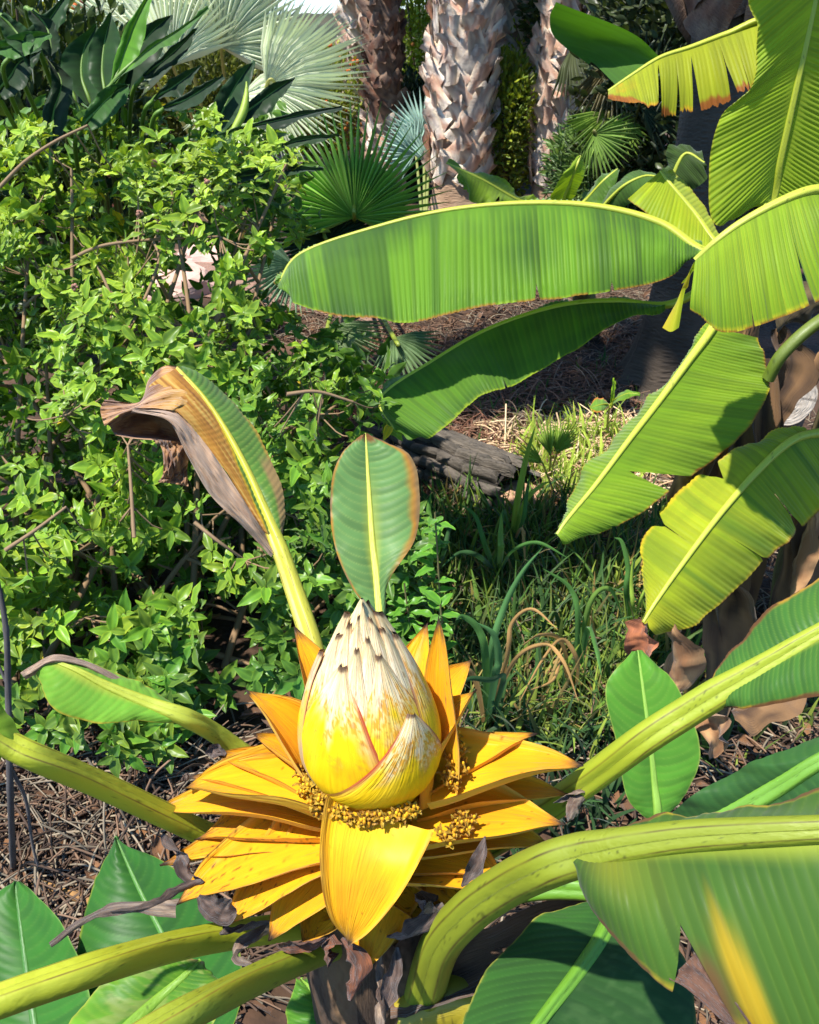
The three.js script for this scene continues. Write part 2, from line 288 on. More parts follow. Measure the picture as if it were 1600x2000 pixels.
function palm(at, r0, r1, h, label, o = {}) {
  rnd = mulberry(o.seed ?? 5);
  const t = thing('palm_tree', label, 'palm tree', null, at), g = new Geo(), nb = o.bare ?? 0.2;
  g.grid(120, 36, (u, v) => {
    const y = u * h, flare = 1 + 0.45 * Math.exp(-y / 0.12) + (o.flare ?? 0) * Math.exp(-y / 0.3), r = lerp(r0, r1, u) * flare * (1 + 0.05 * (fbm(y * 4, v * 9 % 9, 3) - 0.5) + (o.ring ?? 0.012) * Math.sin(y * (o.rf ?? 70) + 2 * vn(v * 6, y * 2)) + (o.flare ? 0.12 * Math.exp(-y / 0.25) * Math.sin(v * 6.283 * 9) : 0));
    const a = v * 2 * Math.PI, n = fbm(y * 7, v * 12, 2), c = mix(o.c1 ?? C(120, 92, 70), o.c2 ?? C(196, 168, 140), n);
    return [V(Math.cos(a) * r + (o.lean ?? 0) * y, y, Math.sin(a) * r), mul(c, 0.8 + 0.4 * vn(y * 40, v * 20)), v * 6, y * 2];
  }, true);
  const trunk = piece('trunk', g.geometry(), M.bark, t);
  // leaf bases in crossed rows; those above the camera's view are joined into one part
  const rest = [], top = o.top ?? 1.95; let k = 0;
  for (let y = nb; y < h - 0.1; y += o.step ?? 0.082) {
    const n = o.n ?? 7, row = Math.round((y - nb) / (o.step ?? 0.082));
    for (let i = 0; i < n; i++) {
      const r = lerp(r0, r1, y / h) * (0.99 + 0.04 * rnd()), a = (i + (row % 2) * 0.5 + R(-0.14, 0.14)) / n * 2 * Math.PI + row * 0.06, tilt = (row % 2 ? 1 : -1) * (rnd() < 0.12 ? -1 : 1) * R(0.35, 1.0);
      if (rnd() < 0.05) continue;
      const out = V(Math.cos(a), 0, Math.sin(a)), tan = V(-Math.sin(a), 0, Math.cos(a));
      const dir = V(0, 1, 0).multiplyScalar(Math.cos(tilt)).addScaledVector(tan, Math.sin(tilt)).addScaledVector(out, R(0.02, 0.16));
      const m = M4(V(out.x * r + (o.lean ?? 0) * y, y, out.z * r).addScaledVector(dir, -0.08), aim(dir, out), V(R(0.85, 1.25) * (o.bs ?? 1), R(0.8, 1.15) * (o.bs ?? 1), R(0.9, 1.3)));
      const dark = o.dark && y > o.dark, geo = dark ? bootsShaded[k % 3] : boots[k % 6]; k++;
      if (y < top && out.z > -0.45) piece('leaf_base', geo, M.bark, trunk, m); else { const q = geo.clone(); q.applyMatrix4(m); rest.push(q); }
    }
  }
  if (rest.length) { const q = piece('upper_leaf_bases', mergeGeometries(rest), M.bark, t); q.userData.kind = 'stuff'; }
  if (o.crown !== false) { // arching crown far above, with a hanging skirt of dry fronds
    const f = [];
    for (let i = 0; i < 30; i++) { const el = i < 18 ? R(-0.2, 1.2) : R(-1.4, -0.9), az = R(0, 6.283), d = V(Math.cos(az) * Math.cos(el), Math.sin(el), Math.sin(az) * Math.cos(el)); const fg = fanGeo(22, 0.62, i < 18 ? C(88, 128, 58) : C(150, 120, 80), 2.6, i); fg.applyMatrix4(M4(V((o.lean ?? 0) * h, h, 0).addScaledVector(d, R(0.35, 0.8)), aim(d, V(0, 1, 0.2)), 1)); f.push(fg); }
    const q = piece('crown', mergeGeometries(f), M.fan, t); q.userData.kind = 'stuff';
  }
  return t;
}
// ------------------------------------------------------------------ fan leaves
const segGeo = (() => {                                                 // one pleat of a fan leaf: a V-folded strap, unit length along +y
  const g = new Geo();
  g.grid(9, 4, (t, v) => {
    const s = v * 2 - 1, w = 0.5 * Math.min(1, 0.12 + t * 2.1) * (t > 0.42 ? 1 - ((t - 0.42) / 0.58) ** 0.9 * 0.97 : 1);
    return [V(s * w, t, (1 - Math.abs(s)) * w * 0.55 - 0.10 * t * t * t), mul([1, 1, 1], s * s > 0.2 && s * s < 0.5 ? 0.96 : 0.86), s, t];
  });
  return g.geometry();
})();
function tinted(geo, c) { const g = geo.clone(), k = g.attributes.color; for (let i = 0; i < k.count; i++) k.setXYZ(i, k.getX(i) * c[0], k.getY(i) * c[1], k.getZ(i) * c[2]); return g; }
function fanGeo(n, len, c, span, seed) {                                // a joined fan, for leaves too far or too high to pick apart
  const list = [];
  for (let i = 0; i < n; i++) { const a = (i / (n - 1) - 0.5) * span * 2, l = len * (0.72 + 0.28 * Math.cos(a * 0.5)) * (0.94 + 0.12 * hash(i, seed, 1)); const g = tinted(segGeo, mul(c, 0.85 + 0.3 * hash(i, seed, 3))); g.applyMatrix4(M4(V(0, 0, 0), new THREE.Quaternion().setFromEuler(new THREE.Euler(0.12 + 0.1 * hash(i, seed, 2), 0, -a)), V(len * span * 2.7 / n, l, 0.2))); list.push(g); }
  return mergeGeometries(list);
}
const tintCache = new Map();
function fanLeaf(plant, hub, dir, face, len, n, span, c, o = {}) {
  // hub: where the pleats meet; dir: middle pleat; face: side seen; foot: where the stalk starts
  const g = new Geo(), foot = o.foot ?? hub.clone().add(V(0, -0.5, 0));
  stalk(g, [foot, foot.clone().lerp(hub, 0.5).add(V(0, 0.02, 0)), hub.clone(), hub.clone().addScaledVector(dir.clone().normalize(), len * 0.12)], (t) => lerp(0.016, 0.007, t) * (o.rs ?? 1), V(0, 0.4, 1).normalize(), stemCol(o.sc ?? C(190, 195, 120), mul(o.sc ?? C(150, 160, 90), 0.8), 3), 24, 8, 0.15);
  const leaf = part('frond', g, M.stem, plant, o.label), q0 = aim(dir, face), base = hub.clone().sub(plant.position);
  for (let i = 0; i < n; i++) {
    const u = i / (n - 1) * 2 - 1, a = u * span + R(-0.012, 0.012), l = len * (0.66 + 0.34 * Math.cos(u * 1.25)) * R(0.94, 1.05), tone = i % 4, key = c.join() + tone;
    if (!tintCache.has(key)) tintCache.set(key, tinted(segGeo, mul(c, [0.85, 1, 1.12, 0.94][tone])));
    const q = q0.clone().multiply(new THREE.Quaternion().setFromEuler(new THREE.Euler((o.cup ?? 0.18) + R(-0.04, 0.04), R(-0.2, 0.2), -a, 'ZXY')));
    piece('leaflet', tintCache.get(key), M.fan, leaf, M4(base, q, V(len * span * (o.wide ?? 1.5) / n, l, 0.35 * len)));
  }
  return leaf;
}
const towards = (p, k = 1) => EYE.clone().sub(p).normalize().multiplyScalar(k);
// screen-free helper: a direction in the plane across the line of sight, tipped towards (+) or away from the viewer
const across = (ax, ay, tip = 0) => RT.clone().multiplyScalar(ax).addScaledVector(UPC, ay).addScaledVector(FWD, -tip).normalize();

const ground = (px, py) => { const g = G(px, py); g.y = groundH(g.x, g.z) - 0.03; return g; };
palm(ground(896, 420), 0.225, 0.2, 5.6, 'stout lit palm trunk with woven grey leaf bases, the broadest trunk near the middle', { seed: 21, n: 8, bare: 0.42 });
palm(ground(1068, 415), 0.14, 0.145, 4.6, 'pale palm trunk right of the broadest trunk, shaggy with black stubs on its left side', { seed: 33, n: 6, step: 0.09, bare: 0.35, lean: 0.015 });
palm(ground(752, 390), 0.115, 0.105, 4.2, 'palm trunk with its upper half coloured dark for shade, beside the silver fan palm', { seed: 45, n: 6, step: 0.08, bare: 0.1, bs: 0.8, dark: 0.75 });
palm(ground(708, 330), 0.15, 0.15, 5.4, 'pale pinkish palm trunk partly hidden behind the palm trunk with the darkened upper half', { seed: 51, n: 7, step: 0.09 });
palm(ground(985, 330), 0.42, 0.4, 5, 'wide brownish palm trunk in the distance between the two pale trunks', { seed: 57, n: 10, step: 0.1 });
palm(ground(1318, 740), 0.145, 0.13, 3.6, 'ringed palm trunk coloured dark grey for shade, with a fluted foot behind the banana leaves', { seed: 63, n: 5, step: 0.09, bare: 1.55, flare: 0.7, ring: 0.008, rf: 110, c1: C(44, 37, 30), c2: C(84, 73, 62), dark: 1.0, top: 2.2 });  // bark and leaf bases coloured darker to stand in for shade
palm(ground(62, 330), 0.2, 0.19, 5.2, 'pale smooth grey palm trunk at the top left corner behind dark leaves', { seed: 71, n: 7, bare: 1.9, c1: C(170, 150, 140), c2: C(215, 200, 190) });
{
  const o = thing('wooden_post', 'slim reddish brown post standing among the dark canna leaves', 'post', null, ground(238, 470)), g = new Geo();
  stalk(g, [V(0, -0.05, 0), V(0.01, 1, 0), V(0, 2.1, 0)], (t) => 0.05 - 0.008 * t + 0.003 * Math.sin(t * 60), V(0, 0, 1), (t, a) => mul(mix(C(120, 62, 38), C(84, 48, 34), fbm(t * 30, a * 3, 4)), 0.8 + 0.4 * vn(t * 50, a * 6)), 60, 14);
  piece('shaft', g.geometry(), M.bark, o); const c = new THREE.CylinderGeometry(0.036, 0.046, 0.03, 14), n = c.attributes.position.count, k = C(150, 105, 75);
  c.setAttribute('color', new THREE.Float32BufferAttribute(Array.from({ length: n * 3 }, (_, i) => k[i % 3]), 3)); piece('cut_top', c, M.bark, o, M4(V(0, 2.1, 0), new THREE.Quaternion(), 1));
}

// ------------------------------------------------------------------ clipped and wild evergreens in the distance
const leafletGeo = (() => { const g = new Geo(); g.grid(3, 2, (t, v) => { const s = v * 2 - 1, w = 0.26 * Math.sin(Math.PI * (0.04 + 0.94 * t)); return [V(s * w, t, (1 - Math.abs(s)) * -0.08 + 0.12 * t * t), WHITE]; }); return g.geometry(); })();
const berryGeo = (() => { const b = new THREE.IcosahedronGeometry(1, 1); b.setAttribute('color', new THREE.Float32BufferAttribute(new Array(b.attributes.position.count * 3).fill(1), 3)); return b; })();
function bush(name, label, cat, at, rx, h, rz, o) {
  rnd = mulberry(o.seed);
  const t = thing(name, label, cat, o.group, at), g = new Geo();
  for (let i = 0; i < 7; i++) { const a = R(0, 6.283), k = R(0.2, 0.7); stalk(g, [V(R(-0.1, 0.1), 0, R(-0.1, 0.1)), V(Math.cos(a) * rx * k * 0.5, h * 0.35, Math.sin(a) * rz * k * 0.5), V(Math.cos(a) * rx * k, h * R(0.6, 0.9), Math.sin(a) * rz * k)], (q) => 0.03 - 0.024 * q, V(0.3, 0, 1).normalize(), () => C(96, 76, 58), 10, 6); }
  piece('branches', g.geometry(), M.wood, t);
  const list = [], ber = [];
  for (let i = 0; i < o.n; i++) {
    const d = rdir(), k = Math.pow(rnd(), 0.4), lump = 0.72 + 0.5 * fbm(d.x * 2.5 + o.seed, d.y * 2.5, d.z * 2.5), p = V(d.x * rx * k * lump, h * 0.52 + d.y * h * 0.5 * k * lump, d.z * rz * k * lump);
    if (p.y < 0.02) continue;
    const dir = d.clone().add(V(0, 0.5, 0)).addScaledVector(rdir(), 0.9).normalize();
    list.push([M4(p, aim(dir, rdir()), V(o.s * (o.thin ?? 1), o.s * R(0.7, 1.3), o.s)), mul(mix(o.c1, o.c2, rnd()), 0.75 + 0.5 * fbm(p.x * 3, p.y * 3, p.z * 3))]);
    if (o.berry && rnd() < o.berry && k > 0.8) ber.push([M4(p.multiplyScalar(1.01), new THREE.Quaternion(), R(0.016, 0.03)), mul(mix(C(205, 92, 40), C(190, 120, 50), rnd()), 1)]);
  }
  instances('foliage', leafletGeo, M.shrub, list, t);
  if (ber.length) instances('berries', berryGeo, M.wood, ber, t);
  return t;
}
const at0 = (px, d) => { const p = P(px, 1000, d); return V(p.x, -0.03, P(px, 350, d).z); };
const far = 'tall evergreens behind the palm trunks';
bush('berry_hedge', 'tall hedge dotted with orange berries, between the dark trunk and the broadest trunk', 'hedge', at0(832, 9.6), 0.55, 2.9, 0.6, { seed: 101, n: 9000, s: 0.055, c1: C(128, 160, 60), c2: C(84, 124, 44), berry: 0.05 });
bush('berry_hedge', 'hedge dotted with orange berries behind the silver fan palm, left of the dark trunk', 'hedge', at0(650, 10.4), 0.85, 1.33, 0.7, { seed: 102, n: 9000, s: 0.06, c1: C(122, 146, 64), c2: C(84, 116, 48), berry: 0.06 });
bush('berry_hedge', 'yellow green hedge with orange specks at the far left behind the canna', 'hedge', at0(165, 8.6), 0.9, 1.9, 0.6, { seed: 103, n: 9000, s: 0.06, c1: C(140, 158, 48), c2: C(92, 122, 40), berry: 0.06 });
bush('evergreen_shrub', 'dull green shrub behind the silver fan palm leaves, mostly hidden', 'shrub', at0(420, 9.5), 1.0, 1.45, 0.5, { seed: 111, n: 9000, s: 0.07, c1: C(92, 112, 62), c2: C(60, 82, 44) });
bush('evergreen_shrub', 'bright lime green feathery shrub between the two pale palm trunks', 'shrub', at0(1012, 10.2), 0.42, 2.0, 0.5, { seed: 104, n: 7000, s: 0.05, c1: C(160, 186, 60), c2: C(90, 132, 36) });
bush('evergreen_shrub', 'low light green shrub at the right foot of the broadest palm trunk', 'shrub', at0(985, 7.9), 0.26, 1.35, 0.4, { seed: 105, n: 5000, s: 0.05, c1: C(120, 146, 50), c2: C(76, 112, 40) });
bush('evergreen_shrub', 'blue green needle leaved shrub behind the small banana leaves at upper right', 'shrub', at0(1175, 6.6), 0.42, 1.0, 0.4, { seed: 106, n: 5000, s: 0.085, thin: 0.45, c1: C(88, 128, 96), c2: C(46, 82, 62) });
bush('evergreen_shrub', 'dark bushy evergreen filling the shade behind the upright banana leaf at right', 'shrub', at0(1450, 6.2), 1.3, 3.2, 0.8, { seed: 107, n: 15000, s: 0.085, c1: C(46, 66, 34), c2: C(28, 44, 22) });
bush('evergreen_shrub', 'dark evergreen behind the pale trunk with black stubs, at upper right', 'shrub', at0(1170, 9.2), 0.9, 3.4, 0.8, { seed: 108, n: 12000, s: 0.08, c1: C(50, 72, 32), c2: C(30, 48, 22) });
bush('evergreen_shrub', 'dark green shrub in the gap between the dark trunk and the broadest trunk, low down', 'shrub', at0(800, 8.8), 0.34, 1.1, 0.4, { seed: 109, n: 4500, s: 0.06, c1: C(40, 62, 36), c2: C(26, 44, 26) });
bush('evergreen_shrub', 'broad deep green shrub at the left edge behind the leafy bush', 'shrub', at0(30, 4.3), 0.8, 1.75, 0.5, { seed: 110, n: 8000, s: 0.07, c1: C(52, 78, 34), c2: C(34, 56, 26) });

{ // a tree at the left, out of the picture, whose open crown throws broken shade on the ground by the palms
  rnd = mulberry(150);
  const t = thing('shade_tree', 'small leafed tree standing left of the view whose crown shades the ground by the log', 'tree', null, V(-2.6, -0.03, -3.4)), g = new Geo();
  const o = t.position, lobes = [[-1.25, 4.3, -3.0, 0.66, 1500], [-0.35, 4.5, -3.3, 0.7, 1800]];
  stalk(g, [V(0, 0, 0), V(0.05, 1.2, 0.03), V(0.1, 2.4, 0), V(0.2, 3.6, 0.05)], (q) => 0.12 - 0.06 * q, V(0, 0, 1), (q, a) => mul(mix(C(110, 92, 76), C(80, 66, 54), vn(q * 30, a * 4)), 0.9), 40, 14);
  piece('trunk', g.geometry(), M.bark, t); const list = [];
  for (const [x, y, z, r, n] of lobes) {
    const q = new Geo(); stalk(q, [V(0.12, 2.6, 0), V((x - o.x) * 0.5, 3.4, (z - o.z) * 0.5), V(x - o.x, y, z - o.z)], (k) => 0.05 - 0.04 * k, V(0.3, 0, 1).normalize(), () => C(96, 80, 66), 16, 8); piece('limb', q.geometry(), M.wood, t);
    for (let i = 0; i < n; i++) { const d = rdir(), p = V(x - o.x, y, z - o.z).addScaledVector(d, r * Math.pow(rnd(), 0.45)); p.y += (p.y - y) * -0.3; if (fbm(p.x * 2.2, p.y * 2.2, p.z * 2.2, 2) < 0.42) continue; const s = R(0.1, 0.17); list.push([M4(p, aim(rdir(), rdir()), V(s * 1.5, s, s)), mul(C(74, 116, 48), R(0.7, 1.2))]); }
  }
  instances('crown', leafletGeo, M.shrub, list, t);
}
// ------------------------------------------------------------------ fan palms
{
  rnd = mulberry(301);
  const base = ground(470, 480), t = thing('fan_palm', 'silvery green fan palm with wide pleated leaves at top left of centre', 'fan palm', null, base), c = C(218, 226, 204);
  const f = (hx, hy, d, ax, ay, tip, len, n, span, o = {}) => { const hub = P(hx, hy, d); fanLeaf(t, hub, across(ax, ay, tip), towards(hub).add(V(-0.2, 0.5, 0)).normalize(), len, n, span, c, { foot: base.clone().add(V(R(-0.1, 0.1), 0.1, R(-0.1, 0.1))), sc: C(190, 190, 130), ...o }); };
  f(432, 92, 5.2, 0.15, 1, 0.25, 0.62, 46, 1.9);
  f(520, 170, 5.0, 0.97, 0.05, 0.2, 0.6, 50, 1.5, { cup: 0.1 });
  f(338, 128, 5.1, -0.5, 0.8, 0.1, 0.55, 42, 1.8);
  f(510, 100, 6.0, 0.4, 0.8, 0, 0.4, 34, 1.6);
  f(490, 40, 5.9, -0.35, 1, 0.1, 0.5, 36, 1.3);
  f(470, 190, 5.1, 0.4, -0.7, 0.3, 0.5, 36, 1.5);
  f(250, 70, 5.8, -0.8, 0.5, 0.1, 0.5, 34, 1.6);
  f(352, 40, 5.7, -0.1, 1, 0.1, 0.6, 36, 1.8);
  const g = new Geo(); stalk(g, [base.clone(), base.clone().add(V(0, 0.2, 0)), base.clone().add(V(0, 0.35, 0))], (q) => 0.13 - 0.04 * q, V(0, 0, 1), (q, a) => mix(C(110, 90, 70), C(70, 56, 44), vn(q * 20, a * 4)), 14, 14); part('trunk', g, M.bark, t);
}
{
  rnd = mulberry(302);
  const base = ground(690, 520), t = thing('fan_palm', 'deep green fan palm with one upright fan in front of the palm trunks', 'fan palm', null, base);
  const f = (hx, hy, d, ax, ay, tip, len, n, span, c, o = {}) => { const hub = P(hx, hy, d); fanLeaf(t, hub, across(ax, ay, tip), towards(hub).add(V(-0.1, 0.4, 0)).normalize(), len, n, span, c, { foot: base.clone().add(V(R(-0.05, 0.05), 0.05, 0)), sc: C(150, 170, 70), ...o }); };
  f(692, 425, 4.0, 0.02, 1, 0.1, 0.5, 44, 1.95, C(136, 186, 66), { cup: 0.12, wide: 1.15 });
  f(640, 470, 4.1, -0.35, 0.75, 0.1, 0.36, 34, 1.8, C(40, 66, 36));  // frond coloured dark to stand in for shade behind the bright one
  f(575, 520, 3.9, -0.6, -0.5, 0.3, 0.3, 30, 1.5, C(120, 150, 120));
  f(640, 640, 3.8, 0.6, -0.85, 0.2, 0.34, 26, 1.0, C(120, 142, 104));
  f(770, 660, 3.7, 0.5, -0.8, 0.2, 0.26, 20, 1.1, C(112, 140, 96));
  f(655, 745, 3.5, 0.15, -1, 0.1, 0.2, 22, 0.8, C(150, 92, 68), { label: 'withered red brown fan hanging low', sc: C(120, 80, 50) });
}
{
  rnd = mulberry(303);
  const base = ground(830, 470), t = thing('fan_palm', 'small bluish fan palm in the shade left of the broadest palm trunk', 'fan palm', null, base), c = C(168, 200, 196);
  for (const [hx, hy, d, ax, ay, len] of [[828, 268, 8.0, 0.1, 1, 0.42], [812, 300, 7.8, -0.7, 0.5, 0.36], [838, 320, 7.7, 0.4, 0.4, 0.34]]) { const hub = P(hx, hy, d); fanLeaf(t, hub, across(ax, ay, 0.2), towards(hub), len, 26, 1.7, c, { foot: base.clone(), sc: C(150, 160, 120) }); }
}
{
  rnd = mulberry(304);
  const base = ground(1180, 480), t = thing('fan_palm', 'yellow green fan palm with drooping fingers under the torn banana leaf', 'fan palm', null, base);
  const f = (hx, hy, d, ax, ay, len, n, span, c, label) => { const hub = P(hx, hy, d); fanLeaf(t, hub, across(ax, ay, 0.2), towards(hub), len, n, span, c, { foot: base.clone(), sc: C(120, 120, 70), label }); };
  f(1190, 226, 5.9, -0.2, -0.75, 0.42, 26, 1.2, C(118, 146, 52));
  f(1160, 262, 5.8, 0.5, -0.6, 0.34, 22, 1.2, C(104, 136, 50));
  f(1205, 120, 6.0, -0.1, -1, 0.6, 22, 0.8, C(120, 112, 82), 'dry drooping fan');
  f(1120, 90, 6.2, 0.4, -0.8, 0.5, 20, 0.9, C(76, 84, 52));
  f(1250, 200, 5.7, 0.5, 0.2, 0.5, 26, 1.6, C(48, 62, 34));
}
{
  rnd = mulberry(305);
  const base = ground(1072, 935), t = thing('fan_palm', 'tiny sunlit fan palm seedling growing from the straw beside the path of light', 'seedling palm', null, base);
  const f = (hx, hy, d, ax, ay, len, n, span) => { const hub = P(hx, hy, d); fanLeaf(t, hub, across(ax, ay, 0.2), towards(hub).add(V(-0.3, 0.3, 0)).normalize(), len, n, span, C(158, 190, 78), { foot: base.clone(), sc: C(160, 180, 80), rs: 0.3, wide: 1.2 }); };
  f(1088, 885, 2.85, 0.35, 0.95, 0.13, 18, 0.75); f(1076, 890, 2.86, -0.25, 0.95, 0.15, 7, 0.35); f(1060, 905, 2.87, -0.75, 0.5, 0.13, 6, 0.4);
}

// ------------------------------------------------------------------ canna at the upper left
{
  const base = ground(250, 690), t = thing('canna_plant', 'canna coloured dark green for shade with broad pointed leaves rising behind the leafy bush at top left', 'canna', null, base);
  const cc = (b, s) => leafCol({ body: b, dark: mul(b, 0.7), vein: mul(b, 1.25), edge: mul(b, 1.3), ew: 0.05, seed: s, ribc: mul(b, 1.7), rw: 0.04, line: 0.25 });
  const leaf = (pts, w, d, b, s, fold = 0.4) => {
    const n = pts.length, mid = pts.map((q, i) => P(q[0], q[1], d + (q[2] ?? 0))), dx = pts[n - 1][0] - pts[0][0], dy = pts[n - 1][1] - pts[0][1], l = Math.hypot(dx, dy), nx = -dy / l, ny = dx / l;
    const prof = (i) => w * Math.sin(Math.PI * Math.min(0.985, 0.08 + 0.9 * Math.pow(i / (n - 1), 0.9))), E = (k, f) => pts.map((q, i) => P(q[0] + k * nx * prof(i) * f, q[1] + k * ny * prof(i) * f, d + (q[2] ?? 0) - 0.03 * f));
    addLeaf(t, { mid, L: E(1, 1), R: E(-1, fold), r0: 0.008, r2: 0.001, petiole: [base.clone().add(V((s % 5) * 0.03 - 0.06, 0, 0)), base.clone().lerp(mid[0], 0.6).add(V((s % 5) * 0.02 - 0.04, 0, 0))], col: cc(b, s), veins: 26, nt: 44, ns: 8, rib: 0.0006, wave: 0.02, seed: s, ribCol: stemCol(C(110, 150, 60), C(60, 100, 40), s), nth: 8, groove: 0.1, mat: M.waxy });
  };
  const D = C(38, 78, 40), B = C(92, 150, 44), K = C(26, 58, 34);  // most leaf greens set dark to stand in for shade on the cannas
  leaf([[178, 205], [160, 150], [165, 95], [190, 48]], 46, 2.75, D, 1, 0.9); leaf([[208, 195], [200, 140], [205, 80], [218, 25]], 40, 2.7, D, 2, 0.8);
  leaf([[214, 190], [238, 120], [262, 50], [302, -30]], 26, 2.62, B, 3, 0.6); leaf([[236, 180], [256, 125], [290, 70], [335, 28]], 40, 2.72, K, 4, 0.7);
  leaf([[222, 160], [290, 98], [345, 62], [408, 16]], 15, 2.6, C(70, 118, 46), 5, 0.4); leaf([[280, 150], [320, 118], [356, 86], [386, 52]], 17, 2.66, K, 6, 0.6);
  leaf([[300, 195], [335, 172], [365, 150], [392, 128]], 20, 2.6, K, 7, 0.7); leaf([[320, 212], [360, 196], [400, 172], [436, 148]], 22, 2.55, K, 8, 0.6);
  leaf([[150, 200], [135, 160], [142, 120], [160, 88]], 36, 2.8, K, 9, 0.8); leaf([[160, 250], [190, 215], [225, 180], [255, 165]], 30, 2.6, C(52, 100, 46), 10, 0.7);
  leaf([[20, 110], [60, 80], [95, 40], [130, -10]], 34, 2.4, C(30, 70, 34), 11, 0.6); leaf([[-20, 100], [20, 90], [60, 74], [100, 66]], 26, 2.3, C(64, 116, 52), 12, 0.6); leaf([[0, 30], [30, 60], [50, 90], [58, 130]], 26, 2.3, D, 13, 0.8);
  leaf([[60, 20], [90, 50], [100, 90], [98, 120]], 24, 2.35, K, 14, 0.8); leaf([[-10, 190], [20, 150], [40, 120], [80, 100]], 34, 2.5, K, 15, 0.8);
  leaf([[100, 290], [105, 220], [120, 160], [90, 110]], 30, 2.6, K, 16, 0.8);
  const base2 = ground(450, 640), t2 = thing('canna_plant', 'canna coloured dark green for shade with a rolled pale new leaf, in front of the silver fan palm', 'canna', null, base2);
  const t1 = t; const leaf2 = (pts, w, d, b, s, fold) => { const n = pts.length, mid = pts.map((q, i) => P(q[0], q[1], d + (q[2] ?? 0))), dx = pts[n - 1][0] - pts[0][0], dy = pts[n - 1][1] - pts[0][1], l = Math.hypot(dx, dy), nx = -dy / l, ny = dx / l;
    const prof = (i) => w * Math.sin(Math.PI * Math.min(0.985, 0.08 + 0.9 * Math.pow(i / (n - 1), 0.9))), E = (k, f) => pts.map((q, i) => P(q[0] + k * nx * prof(i) * f, q[1] + k * ny * prof(i) * f, d - 0.03 * f));
    addLeaf(t2, { mid, L: E(1, 1), R: E(-1, fold), r0: 0.008, r2: 0.001, petiole: [base2.clone(), base2.clone().lerp(mid[0], 0.6)], col: cc(b, s), veins: 26, nt: 44, ns: 8, rib: 0.0006, wave: 0.02, seed: s, ribCol: stemCol(C(110, 150, 60), C(60, 100, 40), s), nth: 8, groove: 0.1, mat: M.waxy }); };
  leaf2([[418, 262], [436, 215], [462, 165], [494, 118]], 34, 2.6, C(34, 72, 52), 21, 0.7); leaf2([[462, 235], [500, 205], [540, 175], [576, 152]], 24, 2.62, K, 22, 0.7);
  leaf2([[470, 252], [530, 238], [600, 222], [668, 208]], 13, 2.5, C(28, 52, 42), 23, 0.6); leaf2([[430, 352], [500, 340], [570, 330], [632, 332]], 15, 2.5, C(40, 72, 62), 24, 0.7);
  leaf2([[540, 290], [580, 275], [630, 268], [664, 264]], 10, 2.6, C(40, 72, 52), 25, 0.7); leaf2([[400, 300], [420, 280], [450, 262], [480, 245]], 18, 2.5, C(52, 90, 58), 26, 0.7); leaf2([[430, 395], [450, 385], [490, 368], [530, 355]], 20, 2.55, C(44, 84, 66), 27, 0.7);
  const g = new Geo(); stalk(g, PP([[430, 300, 2.5], [455, 258, 2.5], [474, 222, 2.5], [481, 190, 2.5], [482, 160, 2.5]]), (q) => 0.003 + 0.009 * Math.sin(Math.PI * clamp(q * 1.05)) , V(0, 0, 1), stemCol(C(168, 196, 72), C(120, 160, 52), 5), 30, 10); part('rolled_leaf', g, M.stem, t2, 'pale green rolled new leaf');
}
// ------------------------------------------------------------------ the leafy bush at the left
function bushLeaf(seed, wide) {
  const g = new Geo();
  g.grid(9, 6, (t, v) => {
    const s = v * 2 - 1, w = wide * Math.pow(Math.sin(Math.PI * Math.pow(clamp(0.02 + 0.97 * t), 0.85)), 0.9) * (1 - 0.25 * t), wave = 0.035 * s * s * Math.sin(t * 13 + seed * 2 + (s > 0 ? 2 : 0));
    const c = mix(mix([0.85, 0.9, 0.9], [1.5, 1.35, 1.3], sm(0.22, 0.0, Math.abs(s)) * 0.5), [1.9, 1.55, 1.6], sm(0.8, 1, Math.abs(s)) * 0.85);
    return [V(s * w, t, 0.22 * w * Math.abs(s) * 1.6 + wave - 0.28 * t * t * (0.5 + 0.4 * vn(seed, 2)) + 0.06 * t), c];
  });
  return g.geometry();
}
const bushLeaves = [bushLeaf(1, 0.23), bushLeaf(2, 0.27), bushLeaf(3, 0.25), bushLeaf(4, 0.21)];
function inside(poly, x, y) { let r = false; for (let i = 0, j = poly.length - 1; i < poly.length; j = i++) { const [a, b] = poly[i], [c, d] = poly[j]; if ((b > y) !== (d > y) && x < ((c - a) * (y - b)) / (d - b) + a) r = !r; } return r; }
